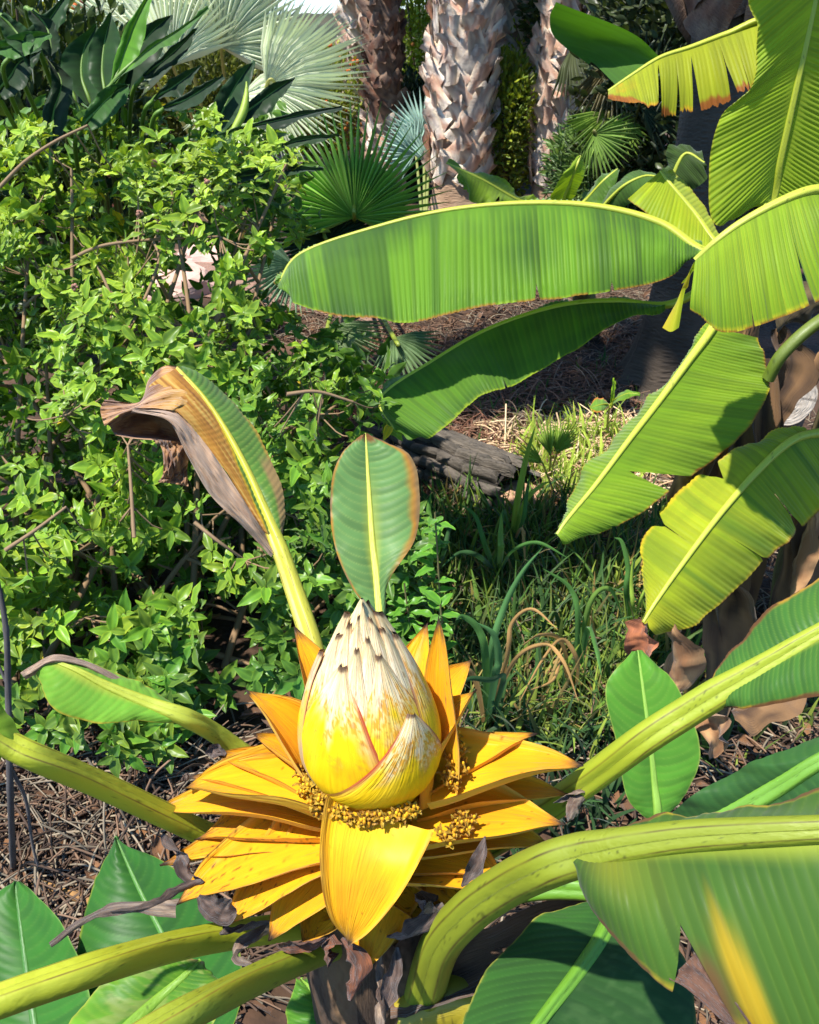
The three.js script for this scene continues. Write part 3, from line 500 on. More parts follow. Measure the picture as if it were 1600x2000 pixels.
{
  rnd = mulberry(77);
  const outline = [[-260, 330], [-60, 260], [40, 236], [120, 215], [200, 225], [260, 250], [300, 212], [345, 195], [420, 205], [440, 240], [500, 258], [560, 235], [615, 245], [600, 300], [560, 330], [615, 370], [612, 440], [560, 470], [500, 500], [470, 560], [520, 610], [600, 600], [690, 640], [740, 720], [800, 790], [790, 840], [700, 850], [660, 900], [720, 980], [840, 1010], [850, 1180], [800, 1270], [700, 1330], [600, 1330], [500, 1380], [420, 1410], [330, 1440], [300, 1480], [255, 1500], [180, 1470], [90, 1440], [-60, 1400], [-260, 1380]];
  const hole = [[290, 520], [340, 500], [420, 480], [450, 520], [400, 570], [330, 590], [280, 570]];
  const foot = G(240, 1400); foot.y = groundH(foot.x, foot.z) - 0.02;
  const t = thing('leafy_bush', 'large sunlit bush with small pointed wavy green leaves filling the left side', 'bush', null, foot);
  // frame of the bush: stems from the foot, forking
  const nodes = [], g = [];
  const stemC = stemCol(C(132, 106, 76), C(88, 68, 50), 4);
  const limb = (pts, r0, r1) => { const q = new Geo(); stalk(q, pts, (k) => lerp(r0, r1, k), V(0.2, 0.1, 1).normalize(), stemC, 16, 7); part('branch', q, M.wood, t); for (let k = 0.3; k <= 1; k += 0.14) nodes.push(cr(pts, k)); };
  const ends = [[60, 420], [140, 330], [230, 470], [330, 330], [420, 300], [480, 430], [540, 400], [230, 640], [330, 620], [90, 700], [420, 760], [560, 720], [680, 770], [120, 950], [300, 900], [480, 960], [640, 1080], [760, 1110], [60, 1200], [250, 1150], [430, 1200], [600, 1240], [-60, 600], [-80, 1000], [560, 320], [260, 1010], [380, 1080]];
  for (const [x, y] of ends) {
    const d = 2.12 + (1480 - y) * 0.00022 + R(0.05, 0.45), e = P(x, y, d), b = foot.clone().add(V(R(-0.35, 0.4), 0, R(-0.45, 0.05))); b.y = groundH(b.x, b.z) - 0.02;
    const m = b.clone().lerp(e, 0.5).add(V(R(-0.08, 0.08), R(0.0, 0.12), R(-0.1, 0.05)));
    limb([b, m, e], 0.011, 0.004);
    for (let k = 0; k < 3; k++) { const s = cr([b, m, e], R(0.35, 0.85)), q = s.clone().add(V(R(-0.22, 0.22), R(-0.02, 0.24), R(-0.05, 0.24))); limb([s, s.clone().lerp(q, 0.5).add(V(0, R(-0.03, 0.05), 0)), q], 0.006, 0.0025); }
  }
  // bare brown stems seen in the gaps
  for (const p of [[[140, 505, 2.2], [200, 480, 2.18], [300, 468, 2.2], [430, 462, 2.25]], [[240, 640, 2.2], [210, 560, 2.18], [180, 500, 2.2]], [[245, 655, 2.15], [280, 590, 2.2], [310, 510, 2.25], [300, 470, 2.3]], [[0, 365, 2.1], [50, 315, 2.08], [110, 275, 2.06], [172, 245, 2.05]], [[560, 770, 2.0], [620, 765, 2.02], [690, 785, 2.05]], [[262, 1050, 2.0], [256, 950, 2.02], [250, 870, 2.05]], [[10, 1075, 1.9], [70, 1035, 1.92], [130, 990, 1.95]], [[380, 1020, 2.0], [430, 1060, 2.0], [480, 1095, 2.05]]]) limb(PP(p), 0.005, 0.003);
  // rosettes of leaves on twigs
  const near = [], stuff = [], twigs = [], heads = [];
  let made = 0, tries = 0;
  while (made < 1650 && tries++ < 9000) {
    const x = R(-240, 850), y = R(190, 1505); if (!inside(outline, x, y)) continue;
    const deep = Math.pow(rnd(), 1.3), lowr = sm(900, 1400, y), d0 = 1.86 + (1480 - y) * 0.00026 + 0.16 * (fbm(x * 0.006, y * 0.006, 5) - 0.4) + 0.35 * lowr * sm(200, 700, x) * 0.4;
    if (inside(hole, x, y) && rnd() > 0.12) continue;
    if (fbm(x * 0.009 + 3, y * 0.009, 8) < 0.46 && deep < 0.5 && rnd() < 0.95) continue;
    const rightThin = x > 640 && y < 880 ? 0.35 : 1; if (rnd() > rightThin) continue;
    const p = P(x, y, d0 + deep * 0.85); if (p.y < 0.06) continue; made++;
    let best = null, bd = 1e9; for (const n of nodes) { const q = n.distanceToSquared(p); if (q < bd) { bd = q; best = n; } }
    const axis = p.clone().sub(best).normalize().multiplyScalar(0.6).add(V(-0.1, 0.75, 0.35)).addScaledVector(rdir(), 0.45).normalize();
    if (bd < 0.022) { const q = new Geo(); stalk(q, [best, best.clone().lerp(p, 0.55).add(V(0, -0.02, 0)), p.clone().addScaledVector(axis, -0.02), p], (k) => 0.0022 - 0.001 * k, V(0.2, 0.1, 1).normalize(), stemC, 7, 5); twigs.push(q.geometry()); }
    const n = 5 + Math.floor(rnd() * 5), ph = R(0, 6.28), hue = fbm(p.x * 3, p.y * 3, p.z * 3), sz = (y > 850 ? 1.12 : 0.95);
    for (let i = 0; i < n; i++) {
      const a = ph + i * 2.4, el = R(0.15, 1.1) - i * 0.07, ux = V(1, 0, 0).cross(axis).normalize(), uy = V(0, 0, 0).crossVectors(axis, ux);
      const dir = ux.clone().multiplyScalar(Math.cos(a)).addScaledVector(uy, Math.sin(a)).multiplyScalar(Math.cos(el)).addScaledVector(axis, Math.sin(el)); dir.y -= 0.12; dir.normalize();
      const s = R(0.034, 0.072) * (1 - 0.04 * i) * sz, base = p.clone().addScaledVector(axis, -0.012 * (n - i) * 0.5 + 0.005);
      let c = mix(C(72, 122, 44), C(112, 158, 52), clamp(hue * 1.4 - 0.3 + R(-0.25, 0.25))); c = mix(c, C(150, 184, 62), 0.55 * sm(800, 300, y) * vn(p.x * 4, p.y * 4, p.z * 4)); if (x > 450 && y > 1000) c = mix(c, C(46, 96, 46), 0.6); if (y > 1250) c = mix(c, C(50, 100, 54), 0.4);  // upper leaves yellowed for sunlight, low ones darkened for shade
      if (rnd() < 0.004) c = C(196, 190, 60); c = mix(c, C(60, 112, 40), 0.5 * rnd() * rnd()); c = mul(c, R(0.62, 1.22));
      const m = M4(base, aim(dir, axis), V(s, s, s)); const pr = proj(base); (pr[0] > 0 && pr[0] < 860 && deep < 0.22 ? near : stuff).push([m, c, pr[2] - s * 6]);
    }
    if (rnd() < 0.05 && deep < 0.2 && y < 700) heads.push(p.clone().addScaledVector(axis, 0.012));
  }
  for (let k = 0; k < 900; k++) { // inner leaves that fill the depth of the bush
    const x = R(-240, 840), y = R(230, 1480); if (!inside(outline, x, y) || inside(hole, x, y)) continue;
    const p = P(x, y, 2.35 + (1480 - y) * 0.00026 + R(0, 0.5)); if (p.y < 0.05) continue;
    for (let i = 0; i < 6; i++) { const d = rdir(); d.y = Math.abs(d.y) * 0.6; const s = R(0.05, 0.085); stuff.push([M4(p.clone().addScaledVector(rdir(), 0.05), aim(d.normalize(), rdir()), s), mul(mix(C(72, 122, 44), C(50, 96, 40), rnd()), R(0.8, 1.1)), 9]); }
  }
  near.sort((a, b) => a[2] - b[2]); stuff.push(...near.splice(300));
  const off = new THREE.Matrix4().makeTranslation(-foot.x, -foot.y, -foot.z), tones = new Map();
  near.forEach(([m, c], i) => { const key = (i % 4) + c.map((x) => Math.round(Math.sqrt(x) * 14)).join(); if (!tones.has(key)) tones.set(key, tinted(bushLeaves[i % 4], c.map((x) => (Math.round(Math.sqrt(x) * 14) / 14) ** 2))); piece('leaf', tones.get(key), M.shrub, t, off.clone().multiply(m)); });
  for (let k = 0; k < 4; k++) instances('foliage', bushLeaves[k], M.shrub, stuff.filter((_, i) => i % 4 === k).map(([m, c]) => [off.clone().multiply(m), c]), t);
  const tw = mergeGeometries(twigs); tw.translate(-foot.x, -foot.y, -foot.z); piece('twigs', tw, M.wood, t).userData.kind = 'stuff';
  for (const h of heads) { const l = []; for (let i = 0; i < 9; i++) { const b = berryGeo.clone(); b.applyMatrix4(M4(h.clone().addScaledVector(rdir(), 0.006).sub(foot), new THREE.Quaternion(), R(0.0025, 0.005))); l.push(tinted(b, mix(C(170, 120, 100), C(120, 84, 66), rnd()))); } piece('seed_head', mergeGeometries(l), M.wood, t); }
}
// ------------------------------------------------------------------ banana plants at the right
const YG = C(150, 190, 44), MG = C(98, 156, 40), DG = C(48, 106, 44), YE = C(206, 208, 60), BR = C(150, 104, 56);
const ribY = stemCol(C(196, 206, 84), C(150, 176, 60), 6);
function pseudostem(t, base, top, r0, r1, c1, c2, seed) {
  const g = new Geo(); stalk(g, [base, base.clone().lerp(top, 0.5), top], (q) => lerp(r0, r1, q) * (1 + 0.08 * Math.sin(q * 21 + seed)), V(0, 0.2, 1).normalize(), (q, a) => mul(mix(c1, c2, sm(0.35, 0.65, fbm(q * 4 + a * 1.4, a * 2, seed))), 0.7 + 0.5 * vn(a * 9, q * 4, seed)), 40, 20);
  return part('pseudostem', g, M.bark, t);
}
{
  const top = P(1462, 505, 2.0), base = V(top.x - 0.02, groundH(top.x, top.z) - 0.05, top.z + 0.04);
  const t = thing('banana_plant', 'banana plant at right whose long leaf reaches left over the grass', 'banana plant', 'banana', base); delete t.userData.group;
  pseudostem(t, base, top, 0.075, 0.045, C(96, 70, 46), C(150, 112, 70), 3);
  const H = [1462, 505, 2.0];
  // the long leaf that reaches left
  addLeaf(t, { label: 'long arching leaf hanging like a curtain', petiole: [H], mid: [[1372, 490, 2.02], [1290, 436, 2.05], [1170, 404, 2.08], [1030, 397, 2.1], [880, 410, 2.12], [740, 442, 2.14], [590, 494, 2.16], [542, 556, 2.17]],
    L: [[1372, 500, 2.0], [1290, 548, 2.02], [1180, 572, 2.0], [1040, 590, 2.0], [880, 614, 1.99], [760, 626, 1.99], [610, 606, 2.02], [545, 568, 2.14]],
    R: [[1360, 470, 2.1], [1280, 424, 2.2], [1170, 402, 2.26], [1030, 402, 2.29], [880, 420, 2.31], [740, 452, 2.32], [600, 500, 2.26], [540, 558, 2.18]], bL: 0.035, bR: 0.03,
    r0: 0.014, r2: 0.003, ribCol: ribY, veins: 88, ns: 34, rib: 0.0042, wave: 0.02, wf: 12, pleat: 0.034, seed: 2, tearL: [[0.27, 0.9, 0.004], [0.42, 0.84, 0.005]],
    col: leafCol({ body: C(92, 156, 40), dark: C(36, 88, 40), vein: C(130, 190, 70), edge: C(140, 190, 60), ew: 0.03, brown: C(160, 120, 70), bw: 0.006, tipb: 0.02, seed: 2, nf: 9, mott: 0.85, line: 0.5, stripe: C(40, 92, 36) }) });  // own dark bands, deepened with the mottling to stand in for shade
  addLeaf(t, { label: 'lower leaf curving down to the bush', petiole: [H, [1380, 560, 2.1]], mid: [[1300, 596, 2.16], [1200, 588, 2.2], [1090, 598, 2.22], [960, 640, 2.22], [850, 702, 2.2], [745, 776, 2.18], [770, 838, 2.16]],
    L: [[1298, 602, 2.14], [1210, 628, 2.15], [1110, 690, 2.12], [1000, 752, 2.1], [920, 790, 2.08], [850, 850, 2.08], [800, 866, 2.12]],
    R: [[1300, 592, 2.2], [1200, 586, 2.28], [1090, 597, 2.32], [960, 641, 2.33], [850, 704, 2.3], [748, 778, 2.25], [772, 838, 2.2]], bL: 0.03, bR: 0.02,
    r0: 0.012, r2: 0.0025, ribCol: ribY, veins: 70, ns: 28, rib: 0.0026, wave: 0.035, wf: 12, pleat: 0.03, seed: 5, tearL: [[0.52, 0.86, 0.004]],
    col: leafCol({ body: C(74, 132, 40), dark: C(42, 92, 42), vein: C(130, 186, 66), edge: C(150, 190, 60), ew: 0.04, seed: 5, nf: 6, mott: 0.8, line: 0.3 }) });
  addLeaf(t, { label: 'descending leaf torn once along its lower half', petiole: [H, [1420, 580, 2.0]], mid: [[1392, 640, 1.96], [1345, 705, 1.93], [1290, 780, 1.9], [1230, 858, 1.86], [1165, 945, 1.82], [1110, 1012, 1.79], [1088, 1044, 1.78]],
    L: [[1480, 660, 2.0], [1500, 740, 1.98], [1480, 806, 1.94], [1395, 900, 1.9], [1285, 972, 1.84], [1180, 1040, 1.8], [1098, 1060, 1.78]],
    R: [[1385, 634, 1.98], [1332, 700, 1.98], [1262, 778, 1.98], [1196, 858, 1.95], [1130, 936, 1.9], [1100, 1005, 1.84], [1086, 1044, 1.79]], bL: 0.02, bR: 0.012, flap: 0.02,
    r0: 0.013, r2: 0.003, ribCol: ribY, veins: 74, ns: 34, rib: 0.002, wave: 0.025, wf: 10, pleat: 0.008, seed: 8, tearL: [[0.60, 0.25, 0.035], [0.80, 0.9, 0.006]],
    col: leafCol({ body: C(120, 172, 36), dark: C(88, 146, 36), vein: C(164, 206, 70), edge: C(204, 200, 60), ew: 0.03, brown: BR, bw: 0.008, seed: 8, nf: 4, line: 0.3 }) });
  addLeaf(t, { label: 'short leaf with a cut off tip', petiole: [H], mid: [[1404, 480, 2.05], [1360, 420, 2.08], [1310, 360, 2.1], [1290, 334, 2.12]],
    L: [[1400, 490, 2.04], [1355, 484, 2.05], [1285, 432, 2.07], [1226, 388, 2.1]], R: [[1408, 470, 2.07], [1376, 410, 2.12], [1330, 350, 2.15], [1296, 328, 2.15]], bL: 0.015, bR: 0.005,
    r0: 0.01, r2: 0.003, ribCol: ribY, veins: 26, nt: 120, ns: 24, rib: 0.0012, wave: 0.012, seed: 12, col: leafCol({ body: C(158, 196, 44), dark: C(128, 178, 40), vein: C(190, 214, 80), seed: 12, brown: C(150, 130, 60), bw: 0.01, line: 0.4 }) });
  addLeaf(t, { label: 'tall upright leaf lit from behind', petiole: [H], mid: [[1508, 392, 1.96], [1522, 320, 1.92], [1540, 240, 1.88], [1560, 150, 1.84], [1580, 60, 1.81], [1600, -40, 1.79], [1620, -180, 1.78], [1630, -260, 1.78]],
    L: [[1500, 396, 1.95], [1400, 440, 1.93], [1386, 330, 1.9], [1408, 230, 1.86], [1470, 160, 1.82], [1478, 60, 1.79], [1475, -60, 1.77], [1628, -262, 1.78]],
    R: [[1516, 396, 1.97], [1640, 400, 1.98], [1690, 320, 1.96], [1720, 220, 1.93], [1740, 110, 1.9], [1745, 0, 1.88], [1700, -150, 1.83], [1632, -262, 1.78]], bL: 0.02, bR: 0.02,
    r0: 0.013, r2: 0.003, ribCol: stemCol(C(190, 200, 60), C(160, 180, 50), 2), veins: 66, ns: 30, rib: 0.0026, wave: 0.025, wf: 12, seed: 15,
    col: leafCol({ body: C(140, 186, 40), dark: C(116, 166, 40), vein: C(180, 206, 70), edge: C(160, 180, 50), ew: 0.02, seed: 15, line: 0.3 }) });
  addLeaf(t, { label: 'torn yellowing leaf at the top with ragged fingers', petiole: [H, [1530, 300, 2.02], [1530, 120, 2.04]], mid: [[1500, 40, 2.0], [1420, 66, 2.02], [1350, 92, 2.02], [1290, 112, 2.02], [1235, 146, 2.02], [1188, 178, 2.02]],
    L: [[1500, 130, 1.97], [1456, 176, 1.97], [1370, 200, 1.98], [1300, 204, 1.98], [1252, 206, 1.98], [1188, 196, 2.0]],
    bL: 0.012, flap: 0.09, jag: 0.16,
    r0: 0.01, r2: 0.003, ribCol: ribY, veins: 48, ns: 30, rib: 0.0014, wave: 0.012, seed: 18, tearL: [[0.17, 0.35, 0.006], [0.25, 0.5, 0.01], [0.41, 0.15, 0.02], [0.5, 0.4, 0.006], [0.62, 0.1, 0.028]],
    col: leafCol({ body: C(150, 178, 40), dark: C(132, 166, 40), vein: C(184, 204, 70), edge: C(214, 186, 50), ew: 0.1, brown: C(146, 92, 48), bw: 0.07, tipb: 0.28, bf: 14, seed: 18, line: 0.3, extra: (c, tt, s) => mix(c, C(205, 170, 50), sm(0.75, 0.95, tt) * sm(0.3, 0.8, fbm(tt * 20, s * 3, 4)) * 0.9) }) });
  // leaves above the picture whose shade falls on the ones below
  const S1 = (x, y, d, k) => P(x, y, d).addScaledVector(SUN, k);
  { const a = S1(1720, -40, 1.85, 0.45), b = S1(1490, 190, 1.9, 0.45), m = (u) => a.clone().lerp(b, u), e = (u, k) => m(u).add(V(k * 0.12 * Math.sin(Math.PI * Math.min(0.99, 0.3 + 0.69 * u)), 0, k * 0.05));
    addLeaf(t, { petiole: [P(1900, 300, 1.9), P(1880, -200, 1.75)], mid: [0, 0.3, 0.6, 1].map(m), L: [0, 0.3, 0.6, 1].map((u) => e(u, 1)), R: [0, 0.3, 0.6, 1].map((u) => e(u, -1)), bL: 0, bR: 0, r0: 0.012, r2: 0.002, veins: 30, ns: 14, seed: 41, ribCol: ribY, col: leafCol({ body: MG, dark: DG, vein: YG, seed: 41 }) }); }
  const flap = new Geo(); net(flap, [[[1290, 112, 2.02], [1270, 124, 2.04], [1235, 146, 2.04], [1205, 168, 2.03]], [[1230, 62, 2.0], [1195, 78, 2.06], [1172, 104, 2.08], [1160, 124, 2.08]], [[1086, 4, 1.98], [1074, 36, 2.02], [1086, 76, 2.05], [1150, 126, 2.08]]], 40, 30, (u, v) => mul(mix(C(78, 140, 44), C(52, 108, 42), v), 0.9 + 0.2 * vn(v * 60, 1)), 0.004, 3);
  part('folded_leaf_half', flap, M.banana, t, 'green half of the torn leaf, folded up and to the left');
  // dry leaves hanging along the stem
  const dc = dryCol(C(190, 150, 96), C(120, 84, 52), 3), dk = dryCol(C(140, 106, 70), C(84, 60, 42), 6);
  ribbon('dry_leaf', [[1440, 640, 2.1], [1440, 780, 2.1], [1400, 900, 2.08], [1330, 1000, 2.05]], 0.05, dk, t, 2, 1.5);
  ribbon('dry_leaf', [[1450, 800, 2.0], [1420, 1000, 2.0], [1400, 1150, 2.0], [1390, 1320, 2.05]], 0.06, dk, t, 4, 1.0);
  ribbon('dry_leaf', [[1500, 700, 2.05], [1480, 900, 2.1], [1450, 1100, 2.1], [1440, 1250, 2.1]], 0.05, dk, t, 7, 2.0);
  ribbon('dry_leaf', [[1330, 900, 2.1], [1345, 990, 2.08], [1310, 1060, 2.06]], 0.04, dc, t, 9, 1.2);
}
{
  const base = ground(1545, 1260), top = P(1625, 860, 2.05), t = thing('banana_plant', 'banana plant at the right edge with a broad notched leaf pointing down left', 'banana plant', null, base);
  pseudostem(t, base, top, 0.07, 0.05, C(84, 60, 42), C(140, 104, 70), 8);
  addLeaf(t, { label: 'broad notched leaf pointing down left', petiole: [top, [1660, 848, 2.0]], mid: [[1600, 846, 1.93], [1545, 862, 1.88], [1480, 920, 1.84], [1410, 1000, 1.8], [1340, 1092, 1.76], [1285, 1170, 1.73], [1256, 1216, 1.72]],
    L: [[1640, 900, 1.96], [1622, 966, 1.93], [1575, 1030, 1.88], [1525, 1070, 1.84], [1440, 1160, 1.8], [1360, 1220, 1.76], [1296, 1250, 1.73]],
    R: [[1570, 838, 1.94], [1500, 850, 1.92], [1428, 872, 1.9], [1345, 960, 1.88], [1262, 1040, 1.84], [1254, 1130, 1.78], [1254, 1214, 1.73]], bL: 0.02, bR: 0.016, flap: 0.03,
    r0: 0.013, r2: 0.003, ribCol: ribY, veins: 64, ns: 34, rib: 0.0018, wave: 0.025, wf: 8, pleat: 0.008, seed: 22, tearR: [[0.42, 0.5, 0.03], [0.62, 0.75, 0.02]], tearL: [[0.34, 0.75, 0.012], [0.55, 0.92, 0.006]],
    col: leafCol({ body: C(150, 190, 40), dark: C(88, 146, 40), vein: C(180, 210, 80), edge: C(210, 204, 66), ew: 0.10, brown: BR, bw: 0.008, seed: 22, nf: 3.5, mott: 0.9, line: 0.35, stripe: C(66, 128, 44), extra: (c, tt, s, side) => mix(c, C(196, 210, 56), sm(0.7, 1, tt) * 0.5 + (side > 0 ? 0.18 : 0)) }) });
  ribbon('dry_tip', [[1262, 1212, 1.72], [1255, 1250, 1.72], [1262, 1290, 1.73]], 0.035, dryCol(C(205, 128, 84), C(150, 92, 62), 5), t, 3, 0.8, 'curled red brown tip of the notched leaf');
  const dc = dryCol(C(214, 170, 122), C(150, 108, 72), 3), dk = dryCol(C(150, 116, 80), C(90, 66, 46), 6);
  ribbon('dry_leaf', [[1290, 1200, 1.78], [1315, 1260, 1.78], [1325, 1320, 1.8], [1315, 1360, 1.82]], 0.045, dc, t, 12, 1.3);
  ribbon('dry_leaf', [[1420, 1130, 1.98], [1440, 1190, 1.96], [1420, 1300, 2.0], [1400, 1440, 2.05]], 0.055, dk, t, 14, 1.2);
  ribbon('dry_leaf', [[1600, 980, 1.95], [1560, 1060, 1.95], [1545, 1150, 1.98], [1550, 1230, 2.0]], 0.05, dc, t, 15, 1.5);
  ribbon('dry_leaf', [[1640, 940, 2.0], [1610, 1060, 2.0], [1600, 1160, 2.02], [1610, 1260, 2.05]], 0.06, dk, t, 18, 1.0);
  ribbon('dry_leaf', [[1430, 1390, 1.9], [1480, 1380, 1.9], [1540, 1360, 1.92], [1590, 1340, 1.95]], 0.05, dk, t, 21, 2);
  ribbon('dry_leaf', [[1380, 1380, 1.85], [1400, 1420, 1.85], [1390, 1480, 1.88]], 0.035, dc, t, 25, 1.4);
}
{
  const base = V(P(1760, 600, 1.95).x, -0.05, P(1760, 400, 1.95).z), top = P(1735, 470, 1.75), t = thing('banana_plant', 'banana plant beyond the right edge with a drooping ribbed leaf over the others', 'banana plant', null, base);
  pseudostem(t, base, top, 0.08, 0.05, C(90, 80, 46), C(120, 120, 60), 9);
  addLeaf(t, { label: 'drooping ribbed leaf with a blunt torn end', petiole: [top, [1690, 388, 1.62]], mid: [[1640, 374, 1.56], [1585, 372, 1.54], [1520, 396, 1.54], [1450, 434, 1.55], [1400, 470, 1.56], [1358, 508, 1.58]],
    L: [[1700, 500, 1.55], [1640, 556, 1.53], [1560, 604, 1.5], [1480, 636, 1.5], [1410, 648, 1.52], [1344, 606, 1.55]],
    R: [[1640, 376, 1.66], [1585, 373, 1.66], [1520, 398, 1.67], [1450, 440, 1.68], [1400, 480, 1.68], [1340, 560, 1.66]], bL: 0.04, bR: 0.03, flap: 0.02,
    r0: 0.013, r2: 0.005, ribCol: ribY, veins: 52, ns: 34, rib: 0.0032, wave: 0.02, wf: 14, pleat: 0.014, seed: 28, tearL: [[0.18, 0.3, 0.014], [0.36, 0.55, 0.006], [0.62, 0.85, 0.004]],
    col: leafCol({ body: C(126, 176, 40), dark: C(98, 156, 40), vein: C(176, 208, 80), edge: C(196, 206, 70), ew: 0.05, brown: BR, bw: 0.007, seed: 28, line: 0.4 }) });
  const f = new Geo(); net(f, [[[1360, 508, 1.6], [1352, 520, 1.6], [1344, 560, 1.62]], [[1340, 560, 1.62], [1330, 570, 1.62], [1322, 590, 1.63]], [[1326, 640, 1.62], [1310, 648, 1.62], [1294, 640, 1.64]]], 16, 10, (u, v) => mix(C(150, 190, 50), C(190, 190, 70), v), 0.004, 2); part('folded_edge', f, M.banana, t);
  ribbon('dry_leaf', [[1690, 620, 1.98], [1655, 700, 1.98], [1665, 790, 2.0], [1640, 880, 2.0]], 0.05, dryCol(C(176, 136, 90), C(104, 76, 50), 3), t, 31, 1.4); ribbon('dry_leaf', [[1520, 640, 2.1], [1545, 720, 2.1], [1500, 800, 2.12], [1490, 900, 2.12]], 0.05, dryCol(C(120, 92, 62), C(74, 54, 38), 5), t, 33, 1.1); ribbon('dry_leaf', [[1650, 560, 2.05], [1570, 600, 2.05], [1520, 650, 2.08]], 0.05, dryCol(C(110, 96, 60), C(64, 54, 34), 5), t, 35, 1.1);
  // green stalks crossing the shade at the right
  const g = new Geo(); stalk(g, PP([[1720, 560, 1.9], [1600, 628, 1.9], [1530, 690, 1.92], [1500, 740, 1.96]]), 0.014, V(0, 1, 0.3).normalize(), stemCol(C(110, 130, 50), C(70, 90, 36), 4), 30, 12, 0.2); part('leaf_stalk', g, M.stem, t);
}
{ // smaller clump behind the long leaf
  const base = ground(1150, 640), t = thing('banana_plant', 'young banana clump whose leaves peep over the long arching leaf', 'banana plant', null, base);
  pseudostem(t, base, P(1130, 470, 3.3), 0.06, 0.04, C(90, 90, 50), C(120, 120, 70), 4);
  const S = [1130, 470, 3.3], lc = (b, s) => leafCol({ body: b, dark: mul(b, 0.72), vein: mul(b, 1.3), edge: mul(b, 1.25), ew: 0.06, seed: s, ribc: mul(b, 1.5), rw: 0.03 });
  addLeaf(t, { petiole: [S], mid: [[1050, 410, 3.2], [1000, 385, 3.15], [940, 350, 3.1], [872, 318, 3.1]], L: [[1050, 418, 3.18], [990, 402, 3.12], [925, 392, 3.06], [905, 352, 3.05]], R: [[1060, 404, 3.24], [1012, 376, 3.2], [950, 338, 3.16], [876, 312, 3.12]], bL: 0.02, bR: 0.01, r0: 0.012, r2: 0.003, veins: 30, ns: 14, wave: 0.04, seed: 31, tearL: [[0.45, 0.4, 0.03]], col: lc(C(112, 160, 40), 31), ribCol: ribY });
  addLeaf(t, { petiole: [S], mid: [[1100, 400, 3.2], [1112, 360, 3.15], [1126, 325, 3.1], [1134, 304, 3.1]], L: [[1092, 402, 3.2], [1076, 384, 3.15], [1100, 340, 3.1], [1131, 305, 3.1]], R: [[1110, 400, 3.22], [1132, 366, 3.2], [1142, 330, 3.15], [1137, 305, 3.1]], bL: 0.01, bR: 0.01, r0: 0.012, r2: 0.003, veins: 24, ns: 12, seed: 32, col: lc(C(128, 176, 46), 32), ribCol: ribY });
  addLeaf(t, { petiole: [S], mid: [[1120, 420, 3.2], [1150, 385, 3.15], [1180, 352, 3.1], [1206, 330, 3.1]], L: [[1126, 424, 3.18], [1164, 408, 3.1], [1196, 372, 3.06], [1210, 334, 3.08]], R: [[1118, 412, 3.22], [1140, 372, 3.2], [1172, 338, 3.14], [1202, 326, 3.1]], bL: 0.01, bR: 0.01, r0: 0.01, r2: 0.003, veins: 24, ns: 12, wave: 0.04, seed: 33, col: lc(C(70, 122, 44), 33), ribCol: ribY });
  addLeaf(t, { petiole: [S, [1200, 440, 3.1]], mid: [[1170, 420, 3.0], [1210, 370, 2.9], [1255, 345, 2.85], [1290, 345, 2.8]], L: [[1180, 430, 3], [1226, 400, 2.9], [1262, 374, 2.82], [1290, 350, 2.8]], R: [[1168, 410, 3.02], [1196, 364, 2.96], [1240, 336, 2.9], [1288, 342, 2.82]], bL: 0.01, bR: 0.01, r0: 0.01, r2: 0.003, veins: 24, ns: 12, seed: 34, col: lc(C(62, 110, 62), 34), ribCol: ribY });
  addLeaf(t, { petiole: [S, [1260, 480, 2.9]], mid: [[1300, 400, 2.5], [1316, 340, 2.45], [1340, 300, 2.42], [1376, 318, 2.4]], L: [[1310, 402, 2.5], [1350, 372, 2.44], [1380, 350, 2.4], [1386, 326, 2.4]], R: [[1294, 398, 2.52], [1300, 330, 2.48], [1318, 288, 2.46], [1370, 286, 2.42]], bL: 0.02, bR: 0.015, r0: 0.01, r2: 0.003, veins: 34, ns: 16, wave: 0.03, seed: 35, col: lc(C(50, 86, 44), 35), ribCol: ribY });
}
